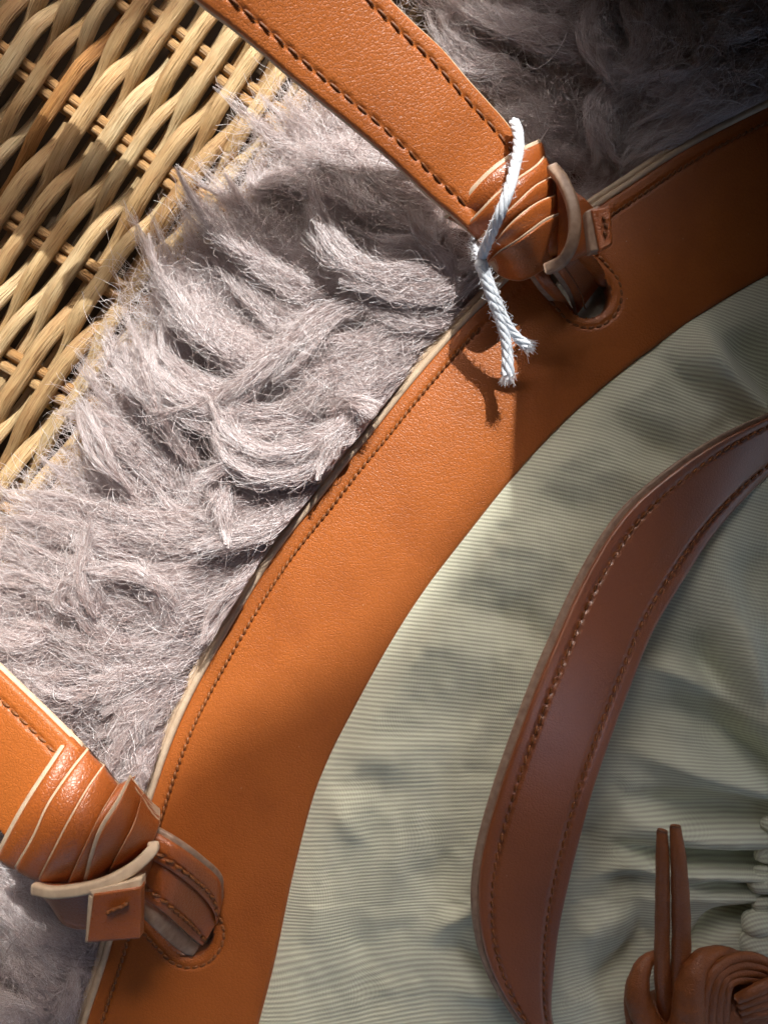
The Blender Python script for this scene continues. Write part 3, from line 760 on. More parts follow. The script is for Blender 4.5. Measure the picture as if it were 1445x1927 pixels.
# ---- inner handle over the canvas
IL = [(1600, 735), (1520, 757), (1445, 787), (1342, 837), (1259, 896), (1196, 947), (1152, 1001), (1115, 1063), (1078, 1135), (1045, 1214), (1012, 1289), (983, 1369), (954, 1448), (937, 1502), (912, 1588), (900, 1660), (900, 1720), (908, 1780), (928, 1840), (960, 1895), (1000, 1950), (1060, 2010)]
IR = [(1600, 790), (1520, 840), (1445, 896), (1397, 944), (1342, 1007), (1296, 1078), (1259, 1137), (1225, 1195), (1196, 1271), (1166, 1346), (1133, 1438), (1112, 1500), (1102, 1541), (1080, 1624), (1065, 1689), (1050, 1760), (1041, 1850), (1036, 1900), (1045, 1960), (1085, 2000)]
_z3 = np.convolve(np.pad(np.interp(_zt, [0, .2, .4, .5, .62, .76, .9, 1], [150, 175, 224, 253, 269, 246, 212, 185]), 4, mode='edge'), np.ones(9)/9, 'valid')
def zi(t, s): return np.interp(t, _zt, _z3)+30*(1-2*s)*(1-sstep(.05, .42, t))+10*(1-2*s)
o, S = strap("inner_handle", IL, IR, zi, M_LEATHER_IN, bag, th=13, r=4.5, step=4.5, nW=44, bulge=4, stitches=[(.155, 17.5), (.83, 17.5)], dent=4.5, sm=41)
inner = o
strap("edge_layer", IL, IR, zi, M_EDGE_GREY, inner, th=13, r=6, eL=12, eR=2, dz=-9, step=9, bulge=4, sm=21)
for s0 in (.155, .83):
    stitch_line(surf_line(S, s0, 1.4, .075, .96), 17.5, inner, M_THREAD, fill=.8, rad=2.1)

# ---- knots: wrapped bands
def band(E0, E1, z0, z1, dome, parent, over=.12, e=5, th=13, mat=None, cream=None, bul=5, zs=(0, 0), r=5, name="knot_wrap", eR=0):
    n = 12
    A = resample(E0, n); B = resample(E1, n); B = B+(B-A)*over
    def z(t, s):
        return z0+(z1-z0)*s+dome*(np.sin(np.pi*np.clip(t, 0, 1))**.7)+zs[0]*(1-t)**2+zs[1]*t**2
    o, S = strap(name, A, B, z, mat or M_KNOT, parent, th=th, r=r, step=4, nW=18, bulge=bul)
    if e: strap("edge_layer", A, B, z, cream or M_CREAM, parent, th=8, r=3.5, eL=e, eR=eR, dz=-6, step=6, bulge=bul)
    return o, S
def blob(name, c, rad, rot, mat, parent, pinch=0):
    u_, v_ = np.meshgrid(np.linspace(0, np.pi, 20), np.linspace(0, 2*np.pi, 28, endpoint=False), indexing='ij')
    q = np.stack([np.sin(u_)*np.cos(v_)*rad[0], np.sin(u_)*np.sin(v_)*rad[1], np.cos(u_)*rad[2]], -1).reshape(-1, 3)
    ca, sa = math.cos(rot), math.sin(rot); q = np.stack([q[:, 0]*ca-q[:, 1]*sa, q[:, 0]*sa+q[:, 1]*ca, q[:, 2]], -1)+np.asarray(c)
    return mesh(name, q, grid_faces(20, 28, wrap=True), mat, parent)

KA = []
kA = blob("handle_knot", at(975, 405, 205), (92, 62, 62), math.radians(-38), M_KNOT, bag)
EA = [[(1018, 266), (987, 280), (955, 299), (923, 324), (891, 357), (869, 386), (843, 408)],
      [(1026, 294), (1009, 312), (977, 334), (939, 362), (907, 395), (876, 428)],
      [(1040, 331), (1009, 348), (984, 370), (958, 395), (926, 424), (900, 452)],
      [(1046, 366), (1016, 378), (984, 400), (955, 427), (934, 452), (915, 470)],
      [(1060, 401), (1028, 415), (1003, 433), (971, 456), (939, 474), (918, 492)],
      [(1058, 480), (1035, 498), (1003, 518), (977, 526), (946, 518), (920, 495)]]
ZA = [228, 246, 262, 268, 262, 205]
for k in range(5):
    band(EA[k], EA[k+1], ZA[k]+15, ZA[k+1]-9, 34, kA, over=.10 if k < 4 else 0, e=(7, 4, 3, 3, 8)[k], zs=(-30, -38))
# right-hand wrap, edge-on loop and tab
band([(1046, 330), (1070, 352), (1096, 368), (1120, 392)], [(1050, 482), (1070, 490), (1092, 482), (1112, 470)], 262, 238, 8, kA, over=0, e=0)
C = resample(at(*np.array([(1039, 316), (1058, 340), (1075, 380), (1081, 425), (1074, 464), (1056, 492), (1030, 506)], float).T, np.array([262, 285, 300, 305, 298, 280, 255.])), 40)
V, F, uvv = tube_geo(C, 9.0, 24, lambda th, k: (np.abs(np.cos(th)*.95)**5+np.abs(np.sin(th)*1.15)**5)**-.2+0*k)
mesh("knot_loop", V, F, M_EDGE_GREY, kA, uvv)
def block(name, quad, z0, z1, mat, parent, tilt=(0, 0, 0, 0), n=7, side=None):
    """slab with rounded rim over a quad in photo px, from height z0 to z1"""
    q = np.array(quad, float)
    A = np.array([q[0], q[3]]); B = np.array([q[1], q[2]])
    o, S = strap(name, [A[0], (A[0]+A[1])/2, A[1]], [B[0], (B[0]+B[1])/2, B[1]], lambda t, s: z1+tilt[0]*(1-t)+tilt[1]*t+tilt[2]*(1-s)+tilt[3]*s, mat, parent, th=z1-z0, r=3, step=4, nW=10)
    return o, S
tabA, _ = block("strap_tab", [(1112, 394), (1149, 388), (1152, 458), (1128, 472)], 322, 340, M_KNOT, kA)
block("tab_edge", [(1101, 398), (1128, 386), (1132, 470), (1110, 474)], 310, 334, M_EDGE_GREY, kA)
for (x, y) in ((1136, 412), (1139, 424), (1138, 440)):
    C = at(np.array([x-3, x+3.]), np.array([y-5, y+5.]), 342.); C = resample(C, 5)
    V, F, uvv = tube_geo(C, [1, 2.6, 3, 2.6, 1], 8); mesh("stitch", V, F, M_THREAD_DK, kA, uvv)
# strips passing down into the slot
def zslot(z0, z1): return lambda t, s: z0+(z1-z0)*sstep(0, 1, t)+8*np.sin(np.pi*t)
ENA = [([(1035, 490), (1052, 512), (1074, 545), (1088, 588)], [(1080, 470), (1100, 496), (1120, 520), (1128, 536)], 205, 112),
       ([(1072, 470), (1092, 492), (1110, 512), (1126, 536)], [(1098, 464), (1120, 484), (1138, 512), (1142, 540)], 212, 120),
       ([(1002, 512), (1022, 540), (1046, 566), (1072, 592)], [(1022, 504), (1040, 528), (1062, 556), (1084, 590)], 190, 108)]
for a_, b_, z0, z1 in ENA:
    o, S = strap("strap_end", a_, b_, zslot(z0, z1), M_KNOT, kA, th=15, r=5, step=4, nW=16, bulge=3)
    strap("edge_layer", a_, b_, zslot(z0, z1), M_EDGE_GREY, kA, th=9, r=3, eL=6, dz=-7, step=6, bulge=3)
C = resample(at(*np.array([(1060, 500), (1078, 526), (1094, 556), (1100, 580)], float).T, np.array([212, 190, 160, 128.])), 20)
V, F, uvv = tube_geo(C, 1.6, 6); mesh("fold_line", V, F, M_THREAD_DK, kA, uvv)

kB = blob("handle_knot", at(165, 1560, 225), (95, 78, 66), math.radians(-42), M_KNOT, bag)
EB = [[(136, 1380), (107, 1425), (64, 1490), (32, 1543), (-6, 1615)],
      [(165, 1413), (132, 1454), (89, 1518), (61, 1579), (28, 1636)],
      [(195, 1443), (164, 1486), (125, 1554), (103, 1597), (72, 1658)],
      [(222, 1478), (193, 1525), (168, 1575), (146, 1622), (128, 1662)],
      [(246, 1466), (221, 1515), (193, 1561), (177, 1604), (162, 1660)],
      [(268, 1495), (253, 1547), (232, 1590), (214, 1622), (200, 1650)],
      [(296, 1524), (294, 1552), (280, 1590), (262, 1612), (240, 1635)]]
ZB = [268, 292, 312, 318, 318, 300, 270]
for k in range(6):
    band(EB[k], EB[k+1], ZB[k]+14, ZB[k+1]-8, 34, kB, over=.10 if k != 3 else .3, e=(7, 4, 3, 2, 9, 2)[k], zs=(-40, -36))
# wrap underneath with its thick cream edge
def zw(t, s): return 300-70*s-20*t*0+14*np.sin(np.pi*t)
LB0 = [(62, 1664), (100, 1668), (150, 1664), (200, 1650), (250, 1622), (292, 1588)]
LB1 = [(95, 1700), (120, 1742), (165, 1752), (200, 1748), (240, 1720), (282, 1650)]
o, S = strap("knot_wrap", LB0, LB1, zw, M_KNOT, kB, th=14, r=6, step=4, nW=18, bulge=6)
C = at(*np.array([(66, 1672), (100, 1679), (150, 1674), (200, 1661), (250, 1634), (284, 1603), (290, 1590)], float).T, np.array([296, 312, 320, 322, 316, 304, 292.]))
V, F, uvv = tube_geo(resample(C, 50), 8.6, 24, lambda th, k: (np.abs(np.cos(th)*.95)**5+np.abs(np.sin(th)*1.15)**5)**-.2+0*k); mesh("edge_layer", V, F, M_CREAM, kB, uvv)
strap("knot_wrap", [(105, 1706), (135, 1702), (165, 1700)], [(130, 1744), (150, 1750), (168, 1750)], lambda t, s: 268-20*s, M_KNOT, kB, th=12, r=5, step=4, nW=10, bulge=4)
tabB, _ = block("strap_tab", [(176, 1684), (266, 1670), (264, 1766), (164, 1774)], 300, 326, M_KNOT, kB, tilt=(10, -14, 0, 0))
block("tab_edge", [(168, 1676), (266, 1654), (266, 1676), (176, 1694)], 300, 331, M_CREAM, kB)
block("tab_edge", [(166, 1684), (178, 1690), (174, 1775), (160, 1774)], 296, 322, M_CREAM, kB, tilt=(6, -14, 0, 0))
C = resample(at(*np.array([(200, 1720), (215, 1712), (232, 1706), (243, 1698)], float).T, 333.), 16)
V, F, uvv = tube_geo(C, [1.5]+[3.6]*14+[1.5], 8, lambda th, k: 1+.2*np.sin(k*1.6)); mesh("stitch", V, F, M_THREAD_DK, kB, uvv)
# folded strap end going into the lower slot
def zeb(a_, b_): return lambda t, s: a_+(b_-a_)*sstep(.2, 1, t)+10*np.sin(np.pi*t)
EN = [([(282, 1562), (330, 1590), (374, 1622), (412, 1658), (417, 1700)], [(268, 1612), (320, 1640), (366, 1676), (398, 1712), (408, 1742)], 250, 150),
      ([(272, 1600), (322, 1636), (368, 1672), (398, 1708), (406, 1740)], [(264, 1692), (300, 1714), (336, 1744), (362, 1768), (380, 1782)], 242, 138),
      ([(264, 1694), (296, 1716), (332, 1746), (358, 1772), (374, 1784)], [(262, 1724), (286, 1746), (320, 1778), (346, 1797), (362, 1802)], 230, 128)]
for j, (a_, b_, z0, z1) in enumerate(EN):
    st = [(.62, 22)] if j == 0 else ([(.72, 22)] if j == 1 else None)
    o, S = strap("strap_end", a_, b_, zeb(z0, z1), M_KNOT if j < 2 else M_EDGE_GREY, kB, th=15, r=6, step=4, nW=30, bulge=4, stitches=st, dent=5)
    if j == 0: strap("edge_layer", a_, b_, zeb(z0, z1), M_EDGE_GREY, kB, th=9, r=3, eL=7, dz=-7, step=6, bulge=3)
    if st: stitch_line(surf_line(S, st[0][0], 2.2), 20, kB, M_THREAD, fill=.8, rad=3)

# ---- drawstring with leather knot
dsg = empty("drawstring", (560, -800, 150)); dsg.parent = bag; dsg.location = Vector((560*U, -800*U, 150*U))-wroot(bag)
M_CORD2 = M_CORD
def tube_px(name, pts, zs, rs, mat, parent, n=50, m=18, prof=None):
    P_ = np.array(pts, float); C4 = at(P_[:, 0], P_[:, 1], np.array(zs, float))
    C = resample(C4, n); rr = np.interp(np.linspace(0, 1, n), np.linspace(0, 1, len(rs)), rs)*(1+.02*np.sin(np.linspace(0, n*.9, n)+len(pts))+.012*np.sin(np.linspace(0, n*2.1, n)))
    V, F, uvv = tube_geo(C, rr, m, prof); return mesh(name, V, F, mat, parent, uvv)
tube_px("cord", [(1246, 1562), (1245, 1566), (1246, 1620), (1246, 1700), (1245, 1790), (1248, 1870), (1262, 1930)], [285, 285, 275, 255, 235, 215, 190], [8, 10.5, 11, 11.5, 12, 12, 12.5, 13, 14, 15, 15], M_CORD, dsg)
tube_px("cord", [(1270, 1554), (1270, 1558), (1276, 1620), (1280, 1700), (1281, 1780), (1277, 1860), (1275, 1930)], [292, 292, 285, 262, 240, 215, 190], [8, 11.5, 13, 14, 15, 15, 15.5, 16, 17, 18, 18], M_CORD, dsg)
tube_px("cord_loop", [(1236, 1796), (1214, 1812), (1202, 1842), (1200, 1880), (1222, 1930), (1260, 1960)], [205, 212, 216, 214, 208, 200], [8, 15, 21, 22, 22, 22], M_CORD, dsg)
tube_px("cord_loop", [(1200, 1822), (1188, 1850), (1184, 1890), (1192, 1950)], [190, 190, 190, 188], [6, 9, 10, 10], M_CORD, dsg)
tube_px("cord_loop", [(1262, 1990), (1292, 1925), (1298, 1860), (1318, 1812), (1352, 1796), (1390, 1800)], [220, 246, 256, 252, 240, 225], [26, 27, 27, 23, 15, 9], M_CORD, dsg, 70, 22)
for j, (off, rr_) in enumerate(((0, 8.5), (16, 8.5), (31, 8.0), (45, 7.5))):
    tube_px("cord_loop", [(1322+off*.9, 1960), (1324+off*.9, 1890), (1334+off*.8, 1842+off*.3), (1362+off*.4, 1812+off*.75), (1400, 1800+off*.95), (1442-off*.1, 1812+off*.8), (1480, 1850+off*.5)],
            [240, 262, 268, 262, 250, 238, 222], [rr_]*6, M_CORD, dsg, 60, 14)
for j in range(4):
    tube_px("cord_strand", [(1386+j*4, 1880+j*12), (1412, 1868+j*13), (1450, 1850+j*17), (1500, 1836+j*22)], [262-j*4, 272-j*4, 268-j*4, 255], [8, 10, 10, 9], M_CORD, dsg, 30, 12)
blob("knot_core", at(1370, 1890, 205), (86, 70, 48), 0, M_CORD, dsg)
blob("knot_core", at(1245, 1930, 180), (50, 60, 34), 0, M_CORD, dsg)
p = resample(at(*np.array([(1190, 1850), (1184, 1880), (1192, 1915), (1200, 1940)], float).T, 202.), 40); stitch_line(p, 14, dsg, M_THREAD, rad=2)
p = resample(at(*np.array([(1338, 1790), (1326, 1820), (1318, 1860), (1314, 1900), (1316, 1940)], float).T, np.array([254., 262, 266, 266, 262])), 40); stitch_line(p, 14, dsg, M_THREAD_DK, rad=1.8)

# ================================================================= STRING
st = empty("cotton_string", (185, 470, 200))
tag(st, "thin white cotton string tied round the upper handle knot with frayed ends", "string")
def twisted(name, pts, zs, r, pitch=30, plies=3, fray=0):
    P_ = np.array(pts, float); C = resample(at(P_[:, 0], P_[:, 1], np.array(zs, float)), 90)
    T = np.gradient(C, axis=0); T /= np.linalg.norm(T, axis=1)[:, None]
    A = np.cross(T, (0, 0, 1)); A /= np.linalg.norm(A, axis=1)[:, None]; B = np.cross(A, T)
    L = np.r_[0, np.cumsum(np.linalg.norm(np.diff(C, axis=0), axis=1))]
    gs = []
    for k in range(plies):
        ph = 2*np.pi*k/plies+L/pitch*2*np.pi
        sp = r*.55*(1+fray*np.clip((L/L[-1]-.8)*5, 0, 1))
        Q = C+(np.cos(ph)*sp)[:, None]*A+(np.sin(ph)*sp)[:, None]*B
        gs.append(tube_geo(Q, r*.50*(1-.15*np.clip((L/L[-1]-.9)*10, 0, 1)*fray), 9))
    V, F, uvv = join_geo(gs); mesh(name, V, F, M_STRING, st, uvv); return C, A, B
SG = [("string_strand", [(967, 230), (974, 250), (975, 280), (968, 316), (957, 358), (942, 398), (925, 438), (906, 482)], [262, 280, 296, 318, 336, 330, 300, 255], 8.6, 56, 0),
      ("string_strand", [(892, 448), (895, 462), (899, 480), (905, 500)], [190, 215, 240, 250], 6, 40, 0),
      ("string_tail", [(905, 498), (914, 528), (926, 562), (942, 604), (952, 645), (955, 690), (954, 706)], [256, 250, 240, 226, 214, 204, 200], 8.8, 58, .6),
      ("string_tail", [(912, 506), (926, 544), (940, 578), (956, 612), (974, 636), (990, 650)], [254, 246, 236, 222, 208, 200], 7.2, 56, .6)]
hair_sets = []
fz = []
for nm, pts, zs, r_, pit, fr in SG:
    C, A, B = twisted(nm, pts, zs, r_, pit*1.5, 5, fr)
    for k in range(150):
        i = rng.integers(1, 89); a_ = rng.uniform(0, 2*np.pi); dr_ = math.cos(a_)*A[i]+math.sin(a_)*B[i]
        T_ = (C[i]-C[i-1]); T_ /= np.linalg.norm(T_)
        s = np.linspace(0, 1, 5)[:, None]; ln_ = rng.uniform(4, 11)
        fz.append(C[i]+dr_*r_*.9+s*ln_*(dr_*.7+T_*rng.normal(0, .8))+s*s*rng.normal(0, 3, 3))
    if fr:
        for k in range(130):
            i = 86; s = np.linspace(0, 1, 5)[:, None]; T_ = C[89]-C[84]; T_ /= np.linalg.norm(T_)
            fz.append(C[i]+A[i]*rng.normal(0, r_*.55)+B[i]*rng.normal(0, r_*.5)+s*rng.uniform(8, 24)*(T_+A[i]*rng.normal(0, .28)+B[i]*rng.normal(0, .2))+s*s*rng.normal(0, 2, 3))
blob("string_knot", at(906, 500, 252), (11, 13, 11), 0.4, M_STRING, st)

def hair_object(name, arr, rad, mat, parent=None):
    """arr (N,K,3) in u; rad root radius in u"""
    arr = np.asarray(arr, float); N, K, _ = arr.shape
    hc = bpy.data.hair_curves.new(name); hc.add_curves([K]*N)
    hc.position_data.foreach_set("vector", (arr*U).astype(np.float32).ravel())
    r_ = np.broadcast_to(np.asarray(rad, float)*U, (N, K)) if np.ndim(rad) != 2 else np.asarray(rad)*U
    at_ = hc.attributes.get("radius") or hc.attributes.new("radius", 'FLOAT', 'POINT')
    at_.data.foreach_set("value", np.ascontiguousarray(r_, dtype=np.float32).ravel())
    hc.materials.append(mat)
    o = bpy.data.objects.new(name, hc); link(o, parent)
    if parent is not None: o.location = -wroot(parent)
    return o
o = hair_object("cotton_fuzz", np.array(fz), .3, M_FUZZ, st); o['kind'] = 'stuff'

# ================================================================= FLEECE
rug = empty("fleece_rug", (-200, 100, 30))
tag(rug, "shaggy pinkish grey sheepskin fleece with long matted locks lying over the wicker", "sheepskin")
def fheight(x, y):
    d_ = (x-600)*.77+(y-230)*.64
    z = 42+62*np.clip(d_/330, 0, 1)
    # under/around the upper handle and the top right corner
    a_ = (x-700)*.64-(y-270)*.77      # >0 above the handle line
    return np.where((a_ > 60), 62+40*np.clip((a_-180)/300, 0, 1), z)
FR = np.array([(650, 195), (580, 215), (530, 250), (505, 320), (470, 400), (405, 455), (355, 490), (315, 545), (285, 600), (255, 680), (232, 750), (195, 830), (150, 895), (95, 960), (45, 1020), (-40, 1060), (-300, 1080)], float)
POLY = np.vstack([FR, [(-300, 2200), (150, 2200), (300, 1560), (420, 1240), (560, 1030), (720, 830), (900, 620), (950, 540), (880, 430), (760, 310)]])
POLY2 = np.array([(735, -60), (800, 50), (860, 110), (930, 190), (990, 260), (1060, 380), (1130, 420), (1200, 370), (1330, 290), (1445, 230), (1650, 130), (1650, -200), (735, -200)], float)
def inpoly(x, y, P_):
    x = np.asarray(x, float); c = np.zeros(x.shape, bool); n = len(P_)
    for i in range(n):
        x1, y1 = P_[i]; x2, y2 = P_[(i+1) % n]
        m_ = ((y1 > y) != (y2 > y)) & (x < (x2-x1)*(y-y1)/((y2-y1)+1e-12)+x1); c ^= m_
    return c
# pelt
bx = np.arange(-320, 1660, 9.0); by = np.arange(-210, 2210, 9.0)
BX, BY = np.meshgrid(bx, by, indexing='ij')
ins = (inpoly(BX-55, BY-35, POLY) & inpoly(BX, BY, POLY)) | inpoly(BX, BY, POLY2)
F = grid_faces(len(bx), len(by), flip=True); F = F[ins.ravel()[F].all(1)]
Zp = fheight(BX, BY)-22+6*vnoise(BX, BY, 30, 8)+4*vnoise(BX, BY, 13, 9)
Wp = at(BX, BY, 40.); Wp[..., 2] = np.maximum(Zp, 30)
us = np.unique(F); rm = np.full(BX.size, -1); rm[us] = np.arange(len(us))
mesh("pelt", Wp.reshape(-1, 3)[us], rm[F], M_PELT, rug)

# guides: root -> tip, width, extra height at the tip, hairs
G = [
 ([(900, 500), (850, 530), (780, 540), (700, 522), (635, 480), (600, 430), (585, 365)], 40, 45, 1500),
 ([(880, 590), (790, 600), (690, 570), (600, 560)], 34, 10, 800),
 ([(640, 560), (540, 530), (460, 475), (395, 410), (345, 335)], 26, 22, 700),
 ([(690, 600), (560, 600), (470, 540), (420, 470), (392, 400)], 40, 10, 1000),
 ([(640, 690), (500, 690), (400, 650), (335, 580), (296, 520), (284, 462)], 34, 30, 1200),
 ([(560, 700), (430, 640), (350, 560), (330, 500)], 40, 5, 800),
 ([(600, 790), (480, 800), (380, 770), (310, 720), (270, 670), (255, 625)], 36, 20, 1000),
 ([(420, 800), (320, 780), (240, 720), (205, 650), (200, 600)], 20, 8, 450),
 ([(330, 930), (270, 880), (220, 820), (165, 790), (100, 775)], 24, 6, 450),
 ([(860, 620), (760, 640), (660, 690), (590, 740), (500, 790), (420, 850)], 44, 12, 1700),
 ([(800, 670), (700, 720), (640, 730), (560, 740)], 34, 15, 700),
 ([(760, 700), (700, 760), (640, 800), (560, 850), (480, 850), (420, 810), (400, 760)], 26, 30, 900),
 ([(720, 790), (640, 850), (560, 890), (480, 900), (420, 870), (402, 810)], 26, 25, 900),
 ([(690, 760), (660, 800), (630, 840), (610, 880)], 22, 22, 450),
 ([(640, 870), (560, 930), (460, 980), (350, 1000), (240, 990), (140, 960), (20, 920)], 44, 8, 1500),
 ([(420, 960), (300, 980), (200, 960), (100, 935), (-20, 918)], 24, 8, 600),
 ([(600, 920), (540, 980), (470, 1010), (380, 1030)], 34, 18, 800),
 ([(540, 980), (440, 1050), (330, 1090), (220, 1090), (100, 1050), (-30, 1000)], 40, 8, 1400),
 ([(400, 1100), (280, 1140), (160, 1130), (60, 1090), (-60, 1060)], 40, 8, 1200),
 ([(540, 1020), (500, 1060), (450, 1110), (415, 1150), (390, 1195)], 20, 18, 550),
 ([(470, 1090), (420, 1130), (340, 1160), (250, 1180)], 34, 14, 700),
 ([(420, 1160), (340, 1220), (230, 1240), (120, 1210), (20, 1180)], 34, 10, 1000),
 ([(250, 1220), (200, 1190), (170, 1150), (150, 1080), (165, 1010)], 26, 20, 600),
 ([(380, 1230), (300, 1260), (210, 1300), (110, 1330), (60, 1340)], 30, 14, 900),
 ([(370, 1280), (300, 1320), (250, 1370), (215, 1430), (190, 1480)], 32, 14, 1100),
 ([(330, 1370), (290, 1420), (262, 1470), (240, 1540)], 30, 12, 800),
 ([(120, 1200), (60, 1220), (0, 1230), (-60, 1220)], 36, 8, 800),
 ([(200, 1290), (120, 1300), (60, 1280), (0, 1240)], 30, 8, 700),
 ([(760, 330), (690, 320), (620, 300), (560, 280), (520, 250)], 44, 10, 1300),
 ([(700, 380), (620, 370), (540, 350), (480, 360), (470, 300)], 26, 8, 500),
 ([(820, 400), (760, 390), (700, 350), (660, 300), (640, 250)], 40, 8, 900),
 ([(860, 450), (800, 470), (720, 470), (640, 440)], 32, 6, 500),
 ([(440, 880), (425, 900), (420, 950), (425, 1000)], 14, 26, 320),
 ([(870, 560), (840, 500), (800, 440), (780, 400)], 14, 20, 120),
 ([(560, 860), (480, 950), (400, 980), (330, 960), (280, 900)], 34, 14, 900),
 ([(300, 1040), (230, 1030), (150, 1000), (60, 985), (-30, 990)], 34, 8, 900),
 ([(370, 880), (310, 800), (275, 730), (262, 665)], 20, 34, 420),
 ([(270, 960), (205, 880), (168, 820), (150, 772)], 13, 26, 200),
 ([(760, 560), (625, 590), (550, 650), (450, 735), (370, 770), (310, 775)], 22, 22, 900),
 ([(730, 690), (640, 650), (560, 690)], 22, 14, 500),
 ([(640, 810), (648, 772), (685, 762), (718, 785)], 18, 26, 380),
 ([(560, 930), (500, 880), (440, 870), (380, 900)], 24, 20, 420),
 ([(330, 1200), (300, 1120), (250, 1080), (190, 1075)], 24, 20, 420),
 # dim corner at the top right
 ([(1130, 90), (1050, 70), (960, 50), (890, 25), (850, -10)], 34, 8, 1100),
 ([(1040, 190), (960, 165), (890, 120), (845, 70), (830, 20)], 30, 10, 800),
 ([(1090, 250), (1010, 235), (960, 205), (920, 170)], 30, 8, 700),
 ([(1110, 310), (1050, 290), (1000, 260), (960, 215)], 26, 8, 500),
 ([(1270, -20), (1290, 60), (1255, 130), (1180, 165)], 34, 10, 900),
 ([(1200, -30), (1215, 50), (1190, 110), (1140, 130)], 30, 10, 700),
 ([(1120, -20), (1120, 50), (1140, 120), (1170, 170)], 26, 10, 600),
 ([(1500, 60), (1420, 130), (1330, 190), (1230, 240), (1170, 290)], 30, 14, 1000),
 ([(1500, 110), (1420, 190), (1320, 240), (1220, 290), (1160, 350)], 30, 8, 900),
 ([(1350, 40), (1345, 90), (1310, 140), (1240, 180)], 16, 16, 350),
 ([(1180, 170), (1140, 180), (1125, 250), (1140, 330)], 24, 14, 500),
 ([(1445, -20), (1400, 40), (1340, 70), (1290, 110)], 34, 8, 700),
 # bottom left
 ([(190, 1800), (120, 1790), (60, 1740), (0, 1680)], 36, 4, 900),
 ([(180, 1900), (120, 1880), (60, 1830), (0, 1770)], 40, 4, 900),
 ([(150, 1990), (130, 1900), (140, 1840), (150, 1790)], 18, 14, 400),
 ([(100, 2000), (60, 1950), (10, 1900), (-50, 1860)], 40, 4, 900),
]
GP = []; GT = []
for pl, *_ in G:
    q = resample(np.array(pl, float), 12); t_ = np.gradient(q, axis=0); t_ /= np.linalg.norm(t_, axis=1)[:, None]
    GP.append(q); GT.append(t_)
GP = np.vstack(GP); GT = np.vstack(GT)
def flow(p):
    d2 = ((GP-p)**2).sum(1)+400; w_ = 1/d2**2
    v = (GT*w_[:, None]).sum(0); return v/(np.linalg.norm(v)+1e-9)
KH = 13
HAIR = []; HR_ = []
def make_lock(path2, zz, width, n, frizz=1.0, spread=1.0):
    """path2 (k,2) px; zz (k,) heights"""
    K = 40
    C = resample(at(path2[:, 0], path2[:, 1], zz), K)
    T = np.gradient(C, axis=0); T /= np.linalg.norm(T, axis=1)[:, None]
    A = np.cross(T, (0, 0, 1)); A /= np.linalg.norm(A, axis=1)[:, None]; B = np.cross(A, T)
    L = arclen(C)
    t0 = rng.beta(1.0, 1.7, n)*.78; ln_ = rng.uniform(.22, .55, n)*np.clip(200/L, .5, 1.3); t1 = np.minimum(t0+ln_, 1.0)
    s = np.linspace(0, 1, KH)[None]
    tt = t0[:, None]+(t1-t0)[:, None]*s                          # (n,KH)
    idx = tt*(K-1); i = np.clip(idx.astype(int), 0, K-2); f = (idx-i)[..., None]
    Pc = C[i]*(1-f)+C[i+1]*f; Ac = A[i]; Bc = B[i]
    prof = np.clip(1-tt, 0, 1)**.8*np.clip(.55+tt*2, 0, 1.15)+.03
    a_ = rng.normal(0, .46, n)[:, None]; b_ = rng.normal(0, .34, n)[:, None]
    # strands (sub-clumps)
    nc = max(4, int(width/3)); ca = rng.normal(0, .48, nc); cb = rng.normal(0, .34, nc); ci = rng.integers(0, nc, n)
    fa = ca[ci][:, None]; fb = cb[ci][:, None]
    a_ = a_*.88+fa*.55; b_ = b_*.85+fb*.4
    tw = .5*rng.normal(0, 1)
    ang = tt*tw
    aa = a_*np.cos(ang)-b_*np.sin(ang)*.6; bb = b_*np.cos(ang)+a_*np.sin(ang)*.5
    wild = rng.random(n) < .30; amp = (frizz*rng.gamma(1.6, 1.3, n)*np.where(wild, 1.7, 1))[:, None]
    fq = (rng.uniform(2.0, 7, n)*np.where(wild, 1.8, 1))[:, None]; p1 = rng.uniform(0, 6.28, (n, 1)); p2 = rng.uniform(0, 6.28, (n, 1)); p3 = rng.uniform(0, 6.28, (n, 1))
    lenf = (t1-t0)[:, None]*L/100
    wa = amp*(np.sin(s*fq*lenf*.7+p1)+.5*np.sin(s*fq*1.9*lenf*.7+p2)); wb = amp*(np.cos(s*fq*lenf*.8+p3)+.4*np.sin(s*fq*1.7*lenf+p1))
    fly = (rng.random(n) < .11)[:, None]
    wa = np.where(fly, wa*2.6+rng.normal(0, 12, (n, 1))*s, wa); wb = np.where(fly, np.abs(wb*2)+6*s, wb)
    X = Pc+Ac*(aa*width*prof*spread+wa)[..., None]+Bc*(bb*width*.55*prof+wb)[..., None]
    HAIR.append(X)
    rr = np.where(rng.random((n, 1)) < .08, .62, .37)*(1-.5*s)*rng.uniform(.8, 1.2, (n, 1)); HR_.append(rr+0*X[..., 0])
